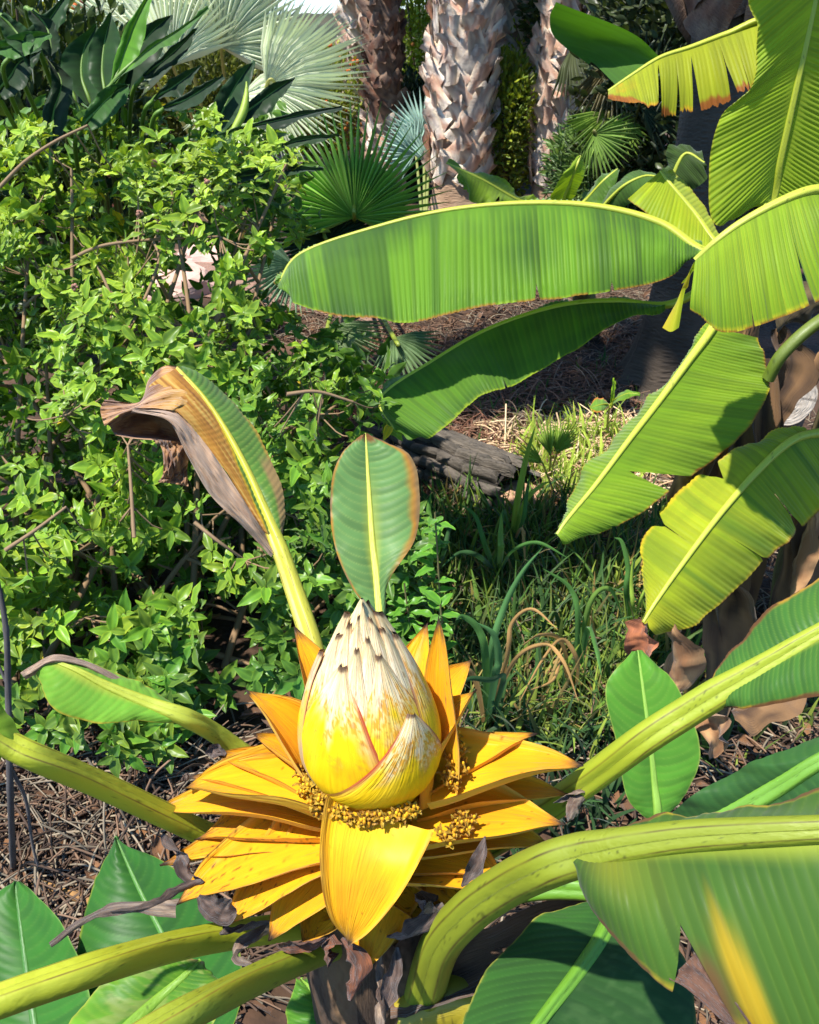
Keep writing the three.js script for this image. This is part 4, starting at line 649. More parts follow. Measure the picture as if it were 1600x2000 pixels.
// ------------------------------------------------------------------ the golden flower and its plant
const FC = P(733, 1535, 0.668);                                         // middle of the flower, under the bud
const flowerPlant = thing('golden_banana_plant', 'golden yellow lotus shaped banana flower in bloom on its stout plant in the foreground', 'banana flower', null, V(FC.x, groundH(FC.x, FC.z) - 0.03, FC.z));
{
  const t = flowerPlant; rnd = mulberry(900);
  { // stout stem under the flower wrapped in old brown sheaths
    const g = new Geo(), b = V(FC.x, -0.03, FC.z), top = FC.clone().add(V(0, -0.035, 0));
    stalk(g, [b, b.clone().lerp(top, 0.5), b.clone().lerp(top, 0.85), top], (q) => lerp(0.085, 0.05, q) * (1 + 0.06 * Math.sin(q * 30)), V(0, 0, 1), (q, a) => mul(mix(C(74, 54, 40), C(120, 92, 62), sm(0.4, 0.65, fbm(q * 5 + a, a * 2, 4))), 0.6 + 0.6 * vn(a * 12, q * 3)), 50, 26);
    part('pseudostem', g, M.bark, t);
  }
  // ---- bud
  const H = 0.158, RB = 0.0455, prof = [[0, 0.6], [0.08, 0.83], [0.18, 0.96], [0.3, 0.97], [0.43, 0.89], [0.56, 0.74], [0.68, 0.56], [0.79, 0.38], [0.9, 0.2], [0.97, 0.08], [1, 0.02]];
  const RR = (h) => { h = clamp(h); for (let i = 0; i + 1 < prof.length; i++) if (h <= prof[i + 1][0]) { const f = (h - prof[i][0]) / (prof[i + 1][0] - prof[i][0]), a = prof[Math.max(0, i - 1)][1], b = prof[i][1], c = prof[i + 1][1], d = prof[Math.min(prof.length - 1, i + 2)][1]; return RB * (0.5 * (2 * b + (c - a) * f + (2 * a - 5 * b + 4 * c - d) * f * f + (3 * b - a - 3 * c + d) * f ** 3)); } return 0.001; };
  const bb = P(728, 1508, 0.668), lean = (h) => V(-0.004 * h, 0, 0);
  const yel = C(250, 208, 8), org = C(240, 160, 10), whi = C(252, 240, 226), pink = C(222, 150, 110), red = C(196, 74, 40), brn = C(92, 62, 52), mauve = C(176, 158, 150);
  const core = new Geo(); core.grid(40, 40, (u, v) => { const a = v * 2 * Math.PI, r = RR(u) * 0.96; return [bb.clone().add(lean(u)).add(V(Math.sin(a) * r, u * H, Math.cos(a) * r)), mix(yel, whi, sm(0.5, 0.9, u) * 0.6)]; }, true);
  const bud = part('flower_bud', core, M.bud, t);
  const budBract = (az, h1, A, lay, h0 = 0, dz = 0, o = {}) => {
    const g = new Geo(), seed = o.seed ?? Math.round(az + h1 * 100), aw = A * Math.PI / 180;
    g.grid(90, 56, (q, v) => {
      const s = v * 2 - 1, h = lerp(h0, h1, q), w = 0.035 + 0.965 * Math.pow(1 - Math.pow(q, 1.4), 1.1), r0 = RR(h);
      const arc = aw * w * RB * 0.95 / Math.max(r0, RB * 0.35), a = (az + dz * q) * Math.PI / 180 + arc * s;
      const off = 0.0015 * lay * (1 - 0.78 * h) + (0.0012 + 0.0022 * sm(0.55, 0.95, q)) * (1 - s * s) + 0.0012 * Math.pow(q, 6) - 0.0004 * Math.pow(Math.abs(s), 6) + 0.0006 * (fbm(q * 6, s * 3, seed) - 0.5), r = r0 + off;
      const n = fbm(q * 7 + seed, s * 4, seed), f = fbm(q * 34 + seed, s * 20, seed + 2), st = vn(s * 26 + seed, q * 2, 4), hh = h;
      const bloom = sm(0.36, 0.62, hh + (n - 0.5) * 0.35 + (o.bloom ?? 0));
      let c = mix(yel, org, sm(0.45, 0.8, n) * 0.45);
      c = mix(c, C(255, 222, 60), 0.3 * sm(0.5, 0.8, fbm(s * 3, q * 2, seed + 9)));
      c = mix(c, whi, clamp(bloom * (0.55 + 0.55 * st)) * 0.92);
      const speck = sm(0.50, 0.62, f + 0.12 * Math.exp(-(((bloom - 0.45) / 0.3) ** 2)) - 0.06) * sm(0.05, 0.3, bloom) * (1 - 0.65 * sm(0.75, 1, bloom)); c = mix(c, C(235, 165, 20), speck * 0.85);
      c = mix(c, mauve, (o.mauve ?? 0) * sm(0.35, 0.6, fbm(q * 3, s, seed)) * 0.8);
      c = mix(c, pink, sm(0.8, 0.97, Math.abs(s)) * sm(0.15, 0.6, q) * 0.7); c = mix(c, C(140, 74, 50), sm(0.93, 0.975, Math.abs(s)) * sm(0.05, 0.4, q) * 0.8); c = mul(c, 0.9 + 0.16 * vn(s * 40 + seed, q * 3, 8)); c = mix(c, C(206, 140, 120), 0.4 * sm(0.55, 0.75, fbm(s * 7 + seed, q * 2, 21)) * bloom); c = mix(c, C(170, 110, 50), 0.5 * sm(0.7, 0.78, fbm(q * 20, s * 10 + seed, 5)) * sm(0.3, 0.6, q));
      if (o.red) c = mix(c, red, sm(0.86, 0.97, o.red * s) * sm(0.35, 0.6, q) * 0.75);
      c = mix(c, mix(whi, yel, 0.5), sm(0.8, 0.95, q) * 0.4); c = mix(c, brn, sm(0.962, 0.985, q + 0.01 * (vn(s * 5, seed) - 0.5)) * 0.9);
      return [bb.clone().add(lean(h)).add(V(Math.sin(a) * r, h * H, Math.cos(a) * r)), c];
    });
    part('bud_bract', g, M.bud, bud);
  };
  // azimuth (0 faces the viewer), tip height, half width in degrees, layer
  budBract(22, 0.54, 74, 7, -0.02, 24, { bloom: 0.12, red: -1, seed: 1 });
  budBract(-38, 0.755, 76, 5.5, -0.02, 6, { seed: 2, red: 1, bloom: -0.05 });
  budBract(-104, 0.70, 60, 6.2, 0, 4, { seed: 3, mauve: 1 });
  budBract(34, 0.80, 64, 4.4, 0, -6, { seed: 4, red: -1, bloom: -0.06 });
  budBract(96, 0.82, 60, 5.2, 0, -6, { seed: 5, bloom: -0.1 });
  budBract(-66, 0.85, 46, 4.2, 0.1, 0, { seed: 6, red: 1 });
  budBract(-14, 0.83, 44, 3.6, 0.1, 2, { seed: 7, red: 1 });
  budBract(12, 0.87, 44, 3, 0.15, 0, { seed: 8, red: 1 });
  budBract(62, 0.88, 44, 2.8, 0.15, 0, { seed: 9, red: -1 });
  budBract(-46, 0.91, 44, 2.2, 0.2, 0, { seed: 10 });
  budBract(36, 0.935, 46, 1.6, 0.25, 0, { seed: 11 });
  budBract(-16, 0.95, 46, 1.2, 0.3, 0, { seed: 12 });
  budBract(80, 0.94, 46, 1.4, 0.3, 0, { seed: 13 });
  budBract(-80, 0.93, 46, 1.4, 0.3, 0, { seed: 14 });
  budBract(8, 1.0, 60, 0.4, 0.4, 0, { seed: 15 });
  for (const [a, h] of [[140, 0.8], [180, 0.86], [-145, 0.78], [120, 0.9], [-120, 0.9], [160, 0.95]]) budBract(a, h, 56, 3.4, 0.02, 0, { seed: 20 + a });

  // ---- opened bracts: tip, half width, where the foot sits; two faces so that inside and outside differ
  const inn = C(246, 186, 8), inn2 = C(238, 164, 14), outc = C(252, 214, 90), rim = C(246, 205, 130), tipc = C(74, 50, 44);
  const bract = (tip, W, o = {}) => {
    const T = tip.isVector3 ? tip : P(...tip), flat = V(T.x - FC.x, 0, T.z - FC.z); const fl = flat.length(); flat.normalize();
    const az = o.side ? V(flat.x * Math.cos(o.side) + flat.z * Math.sin(o.side), 0, -flat.x * Math.sin(o.side) + flat.z * Math.cos(o.side)) : flat;
    const foot = FC.clone().addScaledVector(o.footDir ?? az, o.rf ?? 0.034).add(V(0, (o.hb ?? 0), 0)), L = foot.distanceTo(T);
    const chord = T.clone().sub(foot).normalize(), inward = V(0, Math.max(0.05, chord.dot(az)), 0).addScaledVector(az, -chord.y), N0 = inward.addScaledVector(chord, -inward.dot(chord)).normalize();
    const m1 = foot.clone().lerp(T, 0.34).addScaledVector(N0, (o.arch ?? 0.06) * L), m2 = foot.clone().lerp(T, 0.72).addScaledVector(N0, (o.arch ?? 0.06) * L * 0.8);
    const mid = [foot, m1, m2, T], seed = o.seed ?? 1, g = new Geo(), cup = (o.cup ?? 0.5) * 0.68, roll = (o.roll ?? 0.45) * 0.55, old = o.old ?? 0;
    const pos = (q, s, f) => {
      const c = cr(mid, q), t1 = cr(mid, Math.min(1, q + 0.01)).sub(cr(mid, Math.max(0, q - 0.01))).normalize();
      let B = V(0, 0, 0).crossVectors(t1, N0).normalize(), N = V(0, 0, 0).crossVectors(B, t1); const k = (o.twist ?? 0) * q; { const b = B.clone(); B = b.clone().multiplyScalar(Math.cos(k)).addScaledVector(N, Math.sin(k)); N.multiplyScalar(Math.cos(k)).addScaledVector(b, -Math.sin(k)); }
      const w = W * 1.12 * Math.pow(1 - Math.pow(q, 1.06), 1.0) * (0.94 + 0.75 * q * (1 - q)) + 0.0012 * (1 - q), a = Math.abs(s), ed = sm(0.72, 1, a);
      const y = w * (cup * a * a + roll * ed * ed * 0.9) + 0.0016 * s * s * Math.sin(q * 9 + seed * 2 + s), x = s * w * (1 - 0.12 * cup * a - 0.22 * roll * ed * ed);
      const bump = 0.0014 * (fbm(q * 5, s * 2, seed) - 0.5) + old * 0.006 * (fbm(q * 7, s * 4, seed + 3) - 0.5) * a;
      const th = f * 0.0011 * Math.sqrt(Math.max(0, 1 - a ** 4)) * (1 - q * 0.8);
      return c.addScaledVector(B, x).addScaledVector(N, y + bump + th);
    };
    for (const f of [1, -1]) g.grid(64, 34, (q, v) => {
      const s = v * 2 - 1, a = Math.abs(s), n = fbm(q * 4 + seed, s * 2, seed), st = vn(s * 30, q * 1.5, seed), p = pos(q, s, f);
      let c = mix(f > 0 ? inn : outc, f > 0 ? inn2 : inn, clamp(sm(0.4, 0.75, n) * 0.55 + old * 0.45));
      c = mul(c, 0.88 + 0.22 * st); c = mix(c, C(228, 146, 30), 0.45 * sm(0.5, 0.8, fbm(q * 2.5 + seed * 3, s * 1.5, seed + 11))); c = mix(c, C(252, 214, 40), f > 0 ? 0.5 * sm(0.5, 0, q) * (1 - old) : 0);
      c = mix(c, rim, sm(0.84, 0.96, a) * (0.4 + 0.5 * sm(0.3, 0.7, vn(q * 9, s, seed)))); c = mix(c, C(150, 92, 62), sm(0.95, 1, a) * sm(0.25, 0.7, vn(q * 16, s * 2, seed + 4)) * 0.75);
      if (f < 0) c = mix(c, C(226, 150, 120), sm(0.35, 0.9, q) * 0.5 * sm(0.3, 0.7, fbm(q * 8, s * 6, seed + 5)));
      c = mix(c, C(120, 80, 56), sm(0.93 - old * 0.1, 1, a) * sm(0.3 - old * 0.3, 0.9, q) * (0.35 + 0.6 * old) * vn(q * 14, s, seed + 2));
      if (old > 0.3) { c = mix(c, C(130, 84, 30), sm(0.62, 0.8, fbm(q * 9, s * 5, seed + 7)) * 0.55 * old); c = mix(c, C(50, 34, 20), sm(0.74, 0.8, fbm(q * 30, s * 18, seed + 8, 2)) * 0.8); }
      else c = mix(c, C(110, 70, 20), sm(0.85, 0.88, fbm(q * 24, s * 14, seed + 8, 2)) * 0.7);
      c = mix(c, C(150, 96, 50), sm(0.84, 0.93, q + (vn(s * 5, q * 12, seed) - 0.5) * 0.08) * 0.7); c = mix(c, tipc, sm(0.915, 0.965, q + (vn(s * 6, q * 20, seed) - 0.5) * 0.05));
      return [p, c];
    });
    return part('bract', g, M.bract, t, o.label);
  };
  const at = (x, y, h) => PY(x, y, FC.y - 0.012 + h);
  bract(at(856, 1204, 0.135), 0.026, { rf: 0.05, hb: 0.0, footDir: V(0.92, 0, 0.1), cup: 0.35, roll: 0.2, arch: -0.04, seed: 1, label: 'tall upright bract at the right of the bud' });
  bract(at(932, 1347, 0.085), 0.032, { hb: -0.005, rf: 0.04, cup: 0.4, seed: 2, arch: 0.1 });
  bract(at(1050, 1434, 0.035), 0.026, { hb: -0.012, seed: 3, cup: 0.5 });
  bract(at(1140, 1494, 0.03), 0.038, { hb: 0.004, rf: 0.042, seed: 4, cup: 0.3, roll: 0.45, arch: 0.05, twist: 0.2 });
  bract(at(1122, 1552, 0.0), 0.026, { hb: -0.022, seed: 5, old: 0.2 });
  bract(at(1104, 1612, 0.0), 0.042, { hb: -0.014, footDir: V(0.82, 0, 0.57), seed: 6, cup: 0.25, roll: 0.4, arch: 0.06 });
  bract(at(1078, 1652, -0.02), 0.032, { hb: -0.022, footDir: V(0.65, 0, 0.75), seed: 7, cup: 0.25, roll: 0.4, old: 0.1 });
  bract(at(1000, 1742, -0.035), 0.042, { hb: -0.032, footDir: V(0.5, 0, 0.85), seed: 8, cup: 0.25, roll: 0.4, old: 0.35 });
  bract(at(712, 1902, -0.078), 0.034, { hb: -0.05, seed: 9, footDir: V(0.2, 0, 1), old: 0.2, cup: 0.15, roll: 0.3, arch: 0.04 });
  bract(at(770, 1850, -0.078), 0.03, { hb: -0.058, seed: 19, old: 0.6, cup: 0.15, roll: 0.2, arch: 0.02 });
  bract(at(680, 1846, -0.05), 0.0385, { hb: 0.014, rf: 0.042, footDir: V(0.14, 0, 1), seed: 10, cup: 0.16, roll: 0.42, arch: 0.17, label: 'broad bract hanging down at the front' });
  bract(at(525, 1838, -0.05), 0.040, { hb: -0.022, footDir: V(-0.55, 0, 0.82), seed: 11, cup: 0.15, roll: 0.3, old: 0.3, arch: 0.07 });
  bract(at(436, 1814, -0.042), 0.038, { hb: -0.018, footDir: V(-0.75, 0, 0.65), seed: 12, cup: 0.15, roll: 0.35, old: 0.6, arch: 0.07 });
  bract(at(338, 1770, -0.032), 0.040, { hb: -0.022, footDir: V(-0.9, 0, 0.5), seed: 13, cup: 0.15, roll: 0.35, old: 0.5, arch: 0.06 });
  bract(at(312, 1690, -0.028), 0.030, { hb: -0.036, seed: 14, old: 0.9, cup: 0.2 });
  bract(at(300, 1584, -0.004), 0.034, { hb: -0.018, seed: 15, roll: 0.4, cup: 0.25, arch: 0.07 });
  bract(at(355, 1540, 0.022), 0.038, { hb: 0.004, rf: 0.045, seed: 16, roll: 0.5, cup: 0.3, arch: 0.05, twist: -0.15 });
  bract(at(366, 1518, 0.022), 0.03, { hb: -0.012, seed: 17, side: 0.2 });
  bract(at(420, 1474, 0.03), 0.03, { hb: -0.016, seed: 18, old: 0.25 });
  bract(at(480, 1346, 0.08), 0.034, { hb: 0.0, rf: 0.044, seed: 20, cup: 0.4, roll: 0.3, arch: 0.06 });
  bract(at(494, 1434, 0.042), 0.024, { hb: -0.01, seed: 21, old: 0.2 });
  bract(at(955, 1705, -0.03), 0.036, { hb: -0.028, footDir: V(0.6, 0, 0.8), seed: 45, old: 0.3, cup: 0.2 }); bract(at(870, 1815, -0.06), 0.034, { hb: -0.05, footDir: V(0.4, 0, 0.9), seed: 46, old: 0.45, cup: 0.2 }); bract(at(600, 1806, -0.06), 0.034, { hb: -0.046, footDir: V(-0.25, 0, 0.95), seed: 47, old: 0.4, cup: 0.2 }); bract(at(380, 1640, -0.02), 0.034, { hb: -0.026, seed: 48, old: 0.5, cup: 0.2 });
  for (const [a, h, r] of [[0.35, 0.07, 0.12], [-0.15, 0.06, 0.13], [-0.6, 0.075, 0.12], [0.1, 0.02, 0.14], [0.6, 0.03, 0.14]]) bract(FC.clone().add(V(Math.sin(a) * r, h, -Math.cos(a) * r)), 0.032, { hb: -0.01, seed: 30 + Math.round(a * 10) });
  bract(at(590, 1850, -0.06), 0.034, { hb: -0.055, seed: 41, old: 0.7, cup: 0.1, roll: 0.2, arch: 0.02 }); bract(at(480, 1790, -0.055), 0.03, { hb: -0.055, seed: 42, old: 0.9, cup: 0.1, roll: 0.2, arch: 0.02 }); bract(at(920, 1790, -0.055), 0.03, { hb: -0.052, seed: 43, old: 0.6 });

  // ---- small florets round the foot of the bud, in clusters
  const cluster = (a0, a1, r0, r1, y0, y1, n, tint = 0) => {
    const g = new Geo();
    for (let i = 0; i < n; i++) {
      const a = R(a0, a1) * Math.PI / 180, r = R(r0, r1), p = FC.clone().add(V(Math.sin(a) * r, R(y0, y1), Math.cos(a) * r)), up = V(Math.sin(a) * 0.7, 0.8, Math.cos(a) * 0.7).addScaledVector(rdir(), 0.6).normalize();
      const c1 = mix(C(255, 214, 60), C(236, 176, 60), clamp(rnd() + tint)), c2 = mix(C(255, 232, 110), C(206, 142, 64), clamp(rnd() * 0.8 + tint));
      const X = V(0, 0, 0).crossVectors(up, rdir()).normalize(), Y = V(0, 0, 0).crossVectors(up, X);
      for (let k = 0; k < 4; k++) { // four curled petals
        const b = k * 1.57 + R(-0.3, 0.3), dx = X.clone().multiplyScalar(Math.cos(b)).addScaledVector(Y, Math.sin(b)), l = R(0.004, 0.0075), wv = R(0.0012, 0.002), W2 = V(0, 0, 0).crossVectors(up, dx);
        g.grid(4, 2, (q, v) => [p.clone().addScaledVector(up, l * (q - 0.45 * q * q * q)).addScaledVector(dx, l * (0.12 + 0.75 * q * q)).addScaledVector(W2, (v - 0.5) * 2 * wv * Math.sin(Math.PI * (0.15 + 0.75 * q))).addScaledVector(up, -0.0012 * Math.cos((v - 0.5) * 3)), mix(c1, c2, q)]);
      }
      const s = berryGeo.clone(); // rounded stamen head
      const h = p.clone().addScaledVector(up, 0.0045), sp = s.attributes.position; for (let k = 0; k < sp.count; k += 3) { const q = [0, 1, 2].map((j) => g.vert(V(sp.getX(k + j) * 0.0012 + h.x, sp.getY(k + j) * 0.0018 + h.y, sp.getZ(k + j) * 0.0012 + h.z), c1)); g.i.push(...q); }
    }
    return part('floret_cluster', g, M.bract, t);
  };
  cluster(-92, -40, 0.046, 0.055, 0.012, 0.024, 46); cluster(-34, 44, 0.045, 0.05, 0.014, 0.021, 54, 0.1); cluster(68, 116, 0.05, 0.066, 0.012, 0.03, 46, 0.1); cluster(44, 66, 0.064, 0.08, 0.0, 0.006, 24, 0.2);

  // ---- dried tails and curls on the old bracts
  const dk = dryCol(C(128, 108, 100), C(70, 52, 46), 2), dl = dryCol(C(176, 156, 138), C(110, 86, 74), 3), dr = dryCol(C(140, 84, 52), C(84, 52, 38), 4);
  const dh = (x, y, h) => at(x, y, h);
  ribbon('dried_bract', [dh(345, 1768, -0.03), dh(285, 1768, -0.034), dh(215, 1778, -0.04), dh(165, 1798, -0.045), dh(98, 1846, -0.05)], (q) => 0.006 * (1 - q * 0.75), dl, t, 1, 0.8, 'long pale withered tail trailing left');
  ribbon('dried_bract', [dh(395, 1722, -0.02), dh(345, 1748, -0.03), dh(290, 1775, -0.035), dh(215, 1782, -0.04)], 0.006, dk, t, 2, 1);
  ribbon('dried_bract', [dh(322, 1628, -0.01), dh(352, 1662, -0.014), dh(372, 1702, -0.02), dh(398, 1722, -0.02)], 0.008, dk, t, 3, 1.4);
  ribbon('dried_bract', [dh(388, 1750, -0.01), dh(415, 1770, -0.015), dh(440, 1782, -0.02), dh(462, 1778, -0.025)], 0.008, dk, t, 4, 1);
  ribbon('dried_bract', [dh(430, 1826, -0.045), dh(480, 1818, -0.05), dh(540, 1800, -0.05)], 0.006, dk, t, 5, 0.6);
  ribbon('dried_bract', [dh(560, 1800, -0.05), dh(510, 1830, -0.06), dh(465, 1865, -0.06), dh(498, 1885, -0.06)], 0.007, dl, t, 6, 1.2);
  ribbon('dried_bract', [dh(540, 1842, -0.055), dh(590, 1842, -0.055), dh(640, 1830, -0.055)], 0.007, dr, t, 7, 0.8);
  ribbon('dried_bract', [dh(640, 1815, -0.06), dh(632, 1855, -0.065), dh(640, 1890, -0.07)], 0.011, dr, t, 8, 0.8);
  ribbon('dried_bract', [dh(665, 1835, -0.055), dh(690, 1870, -0.06), dh(698, 1915, -0.07), dh(684, 1955, -0.075)], 0.008, dr, t, 9, 1.0);
  ribbon('dried_bract', [dh(745, 1850, -0.07), dh(752, 1920, -0.09), dh(752, 1980, -0.1), dh(748, 2040, -0.12)], 0.008, dl, t, 10, 0.6);
  ribbon('dried_bract', [dh(775, 1850, -0.07), dh(762, 1920, -0.085), dh(745, 1990, -0.11)], 0.006, dk, t, 11, 0.5);
  ribbon('dried_bract', [dh(812, 1745, -0.03), dh(830, 1780, -0.035), dh(862, 1785, -0.035)], 0.012, dk, t, 12, 0.9);
  ribbon('dried_bract', [dh(870, 1770, -0.03), dh(830, 1815, -0.045), dh(790, 1835, -0.055), dh(755, 1830, -0.06)], 0.009, dk, t, 13, 1.2);
  ribbon('dried_bract', [dh(950, 1634, 0.02), dh(940, 1675, 0.012), dh(918, 1710, -0.005), dh(902, 1732, -0.015)], 0.005, dk, t, 14, 1.2);
  ribbon('dried_bract', [dh(1146, 1530, 0.005), dh(1120, 1545, 0.005), dh(1080, 1568, 0)], 0.005, dl, t, 15, 0.8);
  ribbon('dried_bract', [dh(1152, 1552, 0.0), dh(1128, 1570, 0.0), dh(1110, 1605, -0.005)], 0.006, dl, t, 16, 1.2);
  ribbon('dried_bract', [dh(376, 1518, 0.02), dh(350, 1528, 0.02)], 0.004, dl, t, 17, 0.5);
  ribbon('dried_bract', [dh(440, 1476, 0.03), dh(414, 1466, 0.033), dh(400, 1470, 0.034)], 0.005, dk, t, 18, 0.5);

  // ---- leaf stalks and leaves of this plant
  const st = stemCol(C(196, 206, 70), C(128, 160, 48), 11, C(110, 72, 44)), root = (x, y, d) => [x, y, d];
  const big = (o) => addLeaf(t, { r2: 0.002, nth: 72, groove: 0.22, mat: M.waxy, ribCol: st, ...o });
  // upright bluish leaf behind the bud
  big({ label: 'upright bluish green leaf with a singed right edge behind the bud', up: V(0, 0.1, 1), petiole: [root(735, 1500, 0.74), [745, 1300, 0.77]], mid: [[742, 1210, 0.775], [736, 1130, 0.785], [727, 1050, 0.795], [721, 960, 0.805], [717, 895, 0.81], [714, 846, 0.815]],
    L: [[734, 1200, 0.775], [690, 1150, 0.775], [652, 1060, 0.785], [646, 960, 0.795], [666, 888, 0.803], [706, 850, 0.813]], R: [[752, 1204, 0.775], [762, 1130, 0.778], [812, 1050, 0.79], [820, 960, 0.8], [800, 888, 0.806], [722, 847, 0.813]], bL: 0.006, bR: 0.006,
    r0: 0.010, r1: 0.0052, r2: 0.0008, groove: 0.1, veins: 26, nt: 150, ns: 34, skew: -2.6, rib: 0.0003, wave: 0.006, wf: 7, seed: 51, ribCol: stemCol(C(206, 212, 110), C(150, 180, 90), 3),
    col: leafCol({ body: C(112, 156, 128), dark: C(88, 136, 106), vein: C(160, 190, 150), edge: C(206, 140, 60), ew: 0.09, brown: C(150, 118, 112), bw: 0.02, seed: 51, line: 0.5, nf: 3, extra: (c, q, s, side) => { c = mix(c, C(212, 214, 110), sm(0.3, 0.0, s) * sm(0.85, 0.0, q)); if (side > 0) { const w = 0.1 + 0.16 * vn(q * 22, 3); c = mix(c, C(206, 136, 56), sm(0.93 - w, 0.93, s) * sm(0.1, 0.5, q)); c = mix(c, C(150, 120, 116), sm(0.98 - w * 0.7, 0.99, s) * sm(0.2, 0.5, q)); } return mix(c, C(140, 90, 66), sm(0.93, 0.99, q + 0.04 * vn(s * 9, side))); } }) });
  // withering leaf that bends over to the left
  const wc = (c, q, s, side) => { if (side < 0) { const k = sm(0.0, 0.7, q + (s - 0.35) * 0.85 + 0.25 * (fbm(q * 9 + s * 2, s * 5, 3) - 0.5)); c = mix(c, C(226, 182, 40), sm(0.25, 0.45, k)); c = mix(c, C(196, 136, 72), sm(0.5, 0.7, k)); const sw = fbm(q * 5 + s * 1.5, s * 16 - q * 6, 6); c = mix(c, sw > 0.5 ? C(226, 190, 150) : C(150, 96, 60), sm(0.6, 0.8, k) * 0.6 * Math.abs(sw - 0.5) * 5); c = mix(c, C(120, 84, 60), sm(0.25, 0.0, q) * 0.7); } else { c = mix(c, C(196, 150, 70), sm(0.88, 1, s) * sm(0.9, 0.4, q)); c = mix(c, C(170, 140, 130), sm(0.55, 0.75, s) * sm(0.36, 0.26, Math.abs(q - 0.18) + 0.1)); } return c; };
  const wl = big({ label: 'withering leaf bent over to the left, brown and curled at its tip', up: V(-0.2, 0.2, 1), petiole: [root(690, 1500, 0.72), [628, 1330, 0.73], [604, 1240, 0.74], [574, 1150, 0.755]], mid: [[546, 1070, 0.765], [512, 990, 0.78], [476, 910, 0.795], [436, 835, 0.81], [396, 775, 0.825], [346, 718, 0.84]],
    L: [[536, 1072, 0.765], [496, 1008, 0.77], [446, 930, 0.775], [398, 862, 0.782], [345, 806, 0.79], [286, 752, 0.84]], R: [[554, 1062, 0.77], [556, 975, 0.79], [520, 892, 0.82], [484, 820, 0.845], [432, 762, 0.86], [356, 716, 0.85]], bL: 0.006, bR: 0.012,
    r0: 0.0102, r1: 0.0072, r2: 0.0016, groove: 0.3, veins: 34, nt: 150, ns: 40, skew: -1.5, rib: 0.0006, wave: 0.008, wf: 5, seed: 53, ribCol: stemCol(C(210, 208, 92), C(160, 170, 70), 8, C(130, 90, 56)),
    col: leafCol({ body: C(96, 142, 78), dark: C(70, 118, 70), vein: C(160, 184, 120), seed: 53, line: 0.6, extra: wc }) });
  const gry = (u, v) => mul(mix(C(196, 172, 150), C(140, 110, 88), fbm(u * 8, v * 3, 5)), 0.8 + 0.4 * vn(v * 10, u * 30)), brn2 = (u, v) => mul(mix(C(186, 140, 92), C(120, 80, 50), sm(0.3, 0.7, fbm(u * 4 + v, v * 8 - u * 3, 7))), 0.8 + 0.35 * vn(v * 26 + 4 * fbm(u * 3, v), u * 4));
  part('curled_margin', net(new Geo(), [[[536, 1072, 0.764], [534, 1080, 0.762], [530, 1088, 0.765]], [[496, 1008, 0.769], [486, 1022, 0.758], [476, 1030, 0.766]], [[446, 930, 0.774], [428, 952, 0.758], [412, 968, 0.768]], [[398, 862, 0.78], [378, 884, 0.764], [366, 890, 0.772]], [[345, 806, 0.788], [332, 822, 0.772], [326, 820, 0.78]], [[262, 796, 0.8], [258, 802, 0.79], [256, 806, 0.8]]], 60, 14, gry, 0.016, 3), M.dry, wl, 'greyish rolled edge');
  part('withered_tip', net(new Geo(), [[[350, 716, 0.84], [400, 780, 0.822], [345, 806, 0.789]], [[318, 716, 0.85], [350, 760, 0.82], [330, 800, 0.79]], [[290, 742, 0.86], [296, 774, 0.82], [282, 800, 0.795]], [[272, 785, 0.86], [256, 796, 0.83], [240, 806, 0.8]], [[205, 780, 0.84], [196, 800, 0.82], [204, 832, 0.81]]], 50, 40, (u, v) => mix(brn2(u, v), C(214, 168, 70), sm(0.6, 0.1, u) * sm(0.2, 0.5, v) * 0.6), 0.012, 5), M.dry, wl);
  part('withered_tip', net(new Geo(), [[[345, 806, 0.789], [350, 812, 0.84], [366, 862, 0.84], [352, 876, 0.8]], [[300, 797, 0.79], [306, 804, 0.86], [318, 850, 0.86], [316, 862, 0.81]], [[250, 803, 0.797], [256, 808, 0.85], [262, 846, 0.84], [256, 856, 0.8]], [[206, 830, 0.805], [214, 832, 0.82], [222, 846, 0.82], [226, 850, 0.81]]], 40, 40, brn2, 0.012, 8), M.dry, wl, 'brown hollow underside');
  part('withered_flap', net(new Geo(), [[[308, 858, 0.8], [340, 862, 0.79], [376, 868, 0.8]], [[318, 885, 0.795], [345, 890, 0.79], [370, 892, 0.805]], [[318, 925, 0.79], [345, 925, 0.8], [366, 915, 0.81]], [[308, 942, 0.79], [340, 945, 0.8], [368, 950, 0.8]]], 30, 30, brn2, 0.02, 11), M.dry, wl, 'hanging brown flap');
  // short leaf at the left
  const sl = big({ label: 'short green leaf with a dry rolled upper edge at the left', petiole: [root(610, 1560, 0.74), [480, 1474, 0.71], [420, 1432, 0.69]], mid: [[360, 1400, 0.662], [285, 1372, 0.655], [210, 1340, 0.648], [152, 1310, 0.642], [96, 1288, 0.64]],
    L: [[352, 1412, 0.66], [260, 1408, 0.645], [180, 1412, 0.635], [106, 1384, 0.632], [66, 1316, 0.636]], R: [[372, 1398, 0.668], [300, 1346, 0.672], [242, 1322, 0.668], [172, 1294, 0.66], [108, 1283, 0.645]], bL: 0.008, bR: 0.004,
    r0: 0.008, r1: 0.007, r2: 0.001, veins: 20, nt: 120, ns: 30, skew: -2.4, rib: 0.0002, wave: 0.005, seed: 55, ribCol: stemCol(C(190, 204, 90), C(140, 176, 70), 5),
    col: leafCol({ body: C(140, 200, 92), dark: C(112, 180, 84), vein: C(160, 196, 100), edge: C(206, 176, 80), ew: 0.06, seed: 55, line: 0.4, extra: (c, q, s, side) => mix(c, C(206, 214, 120), sm(0.32, 0, s) * 0.85) }) });
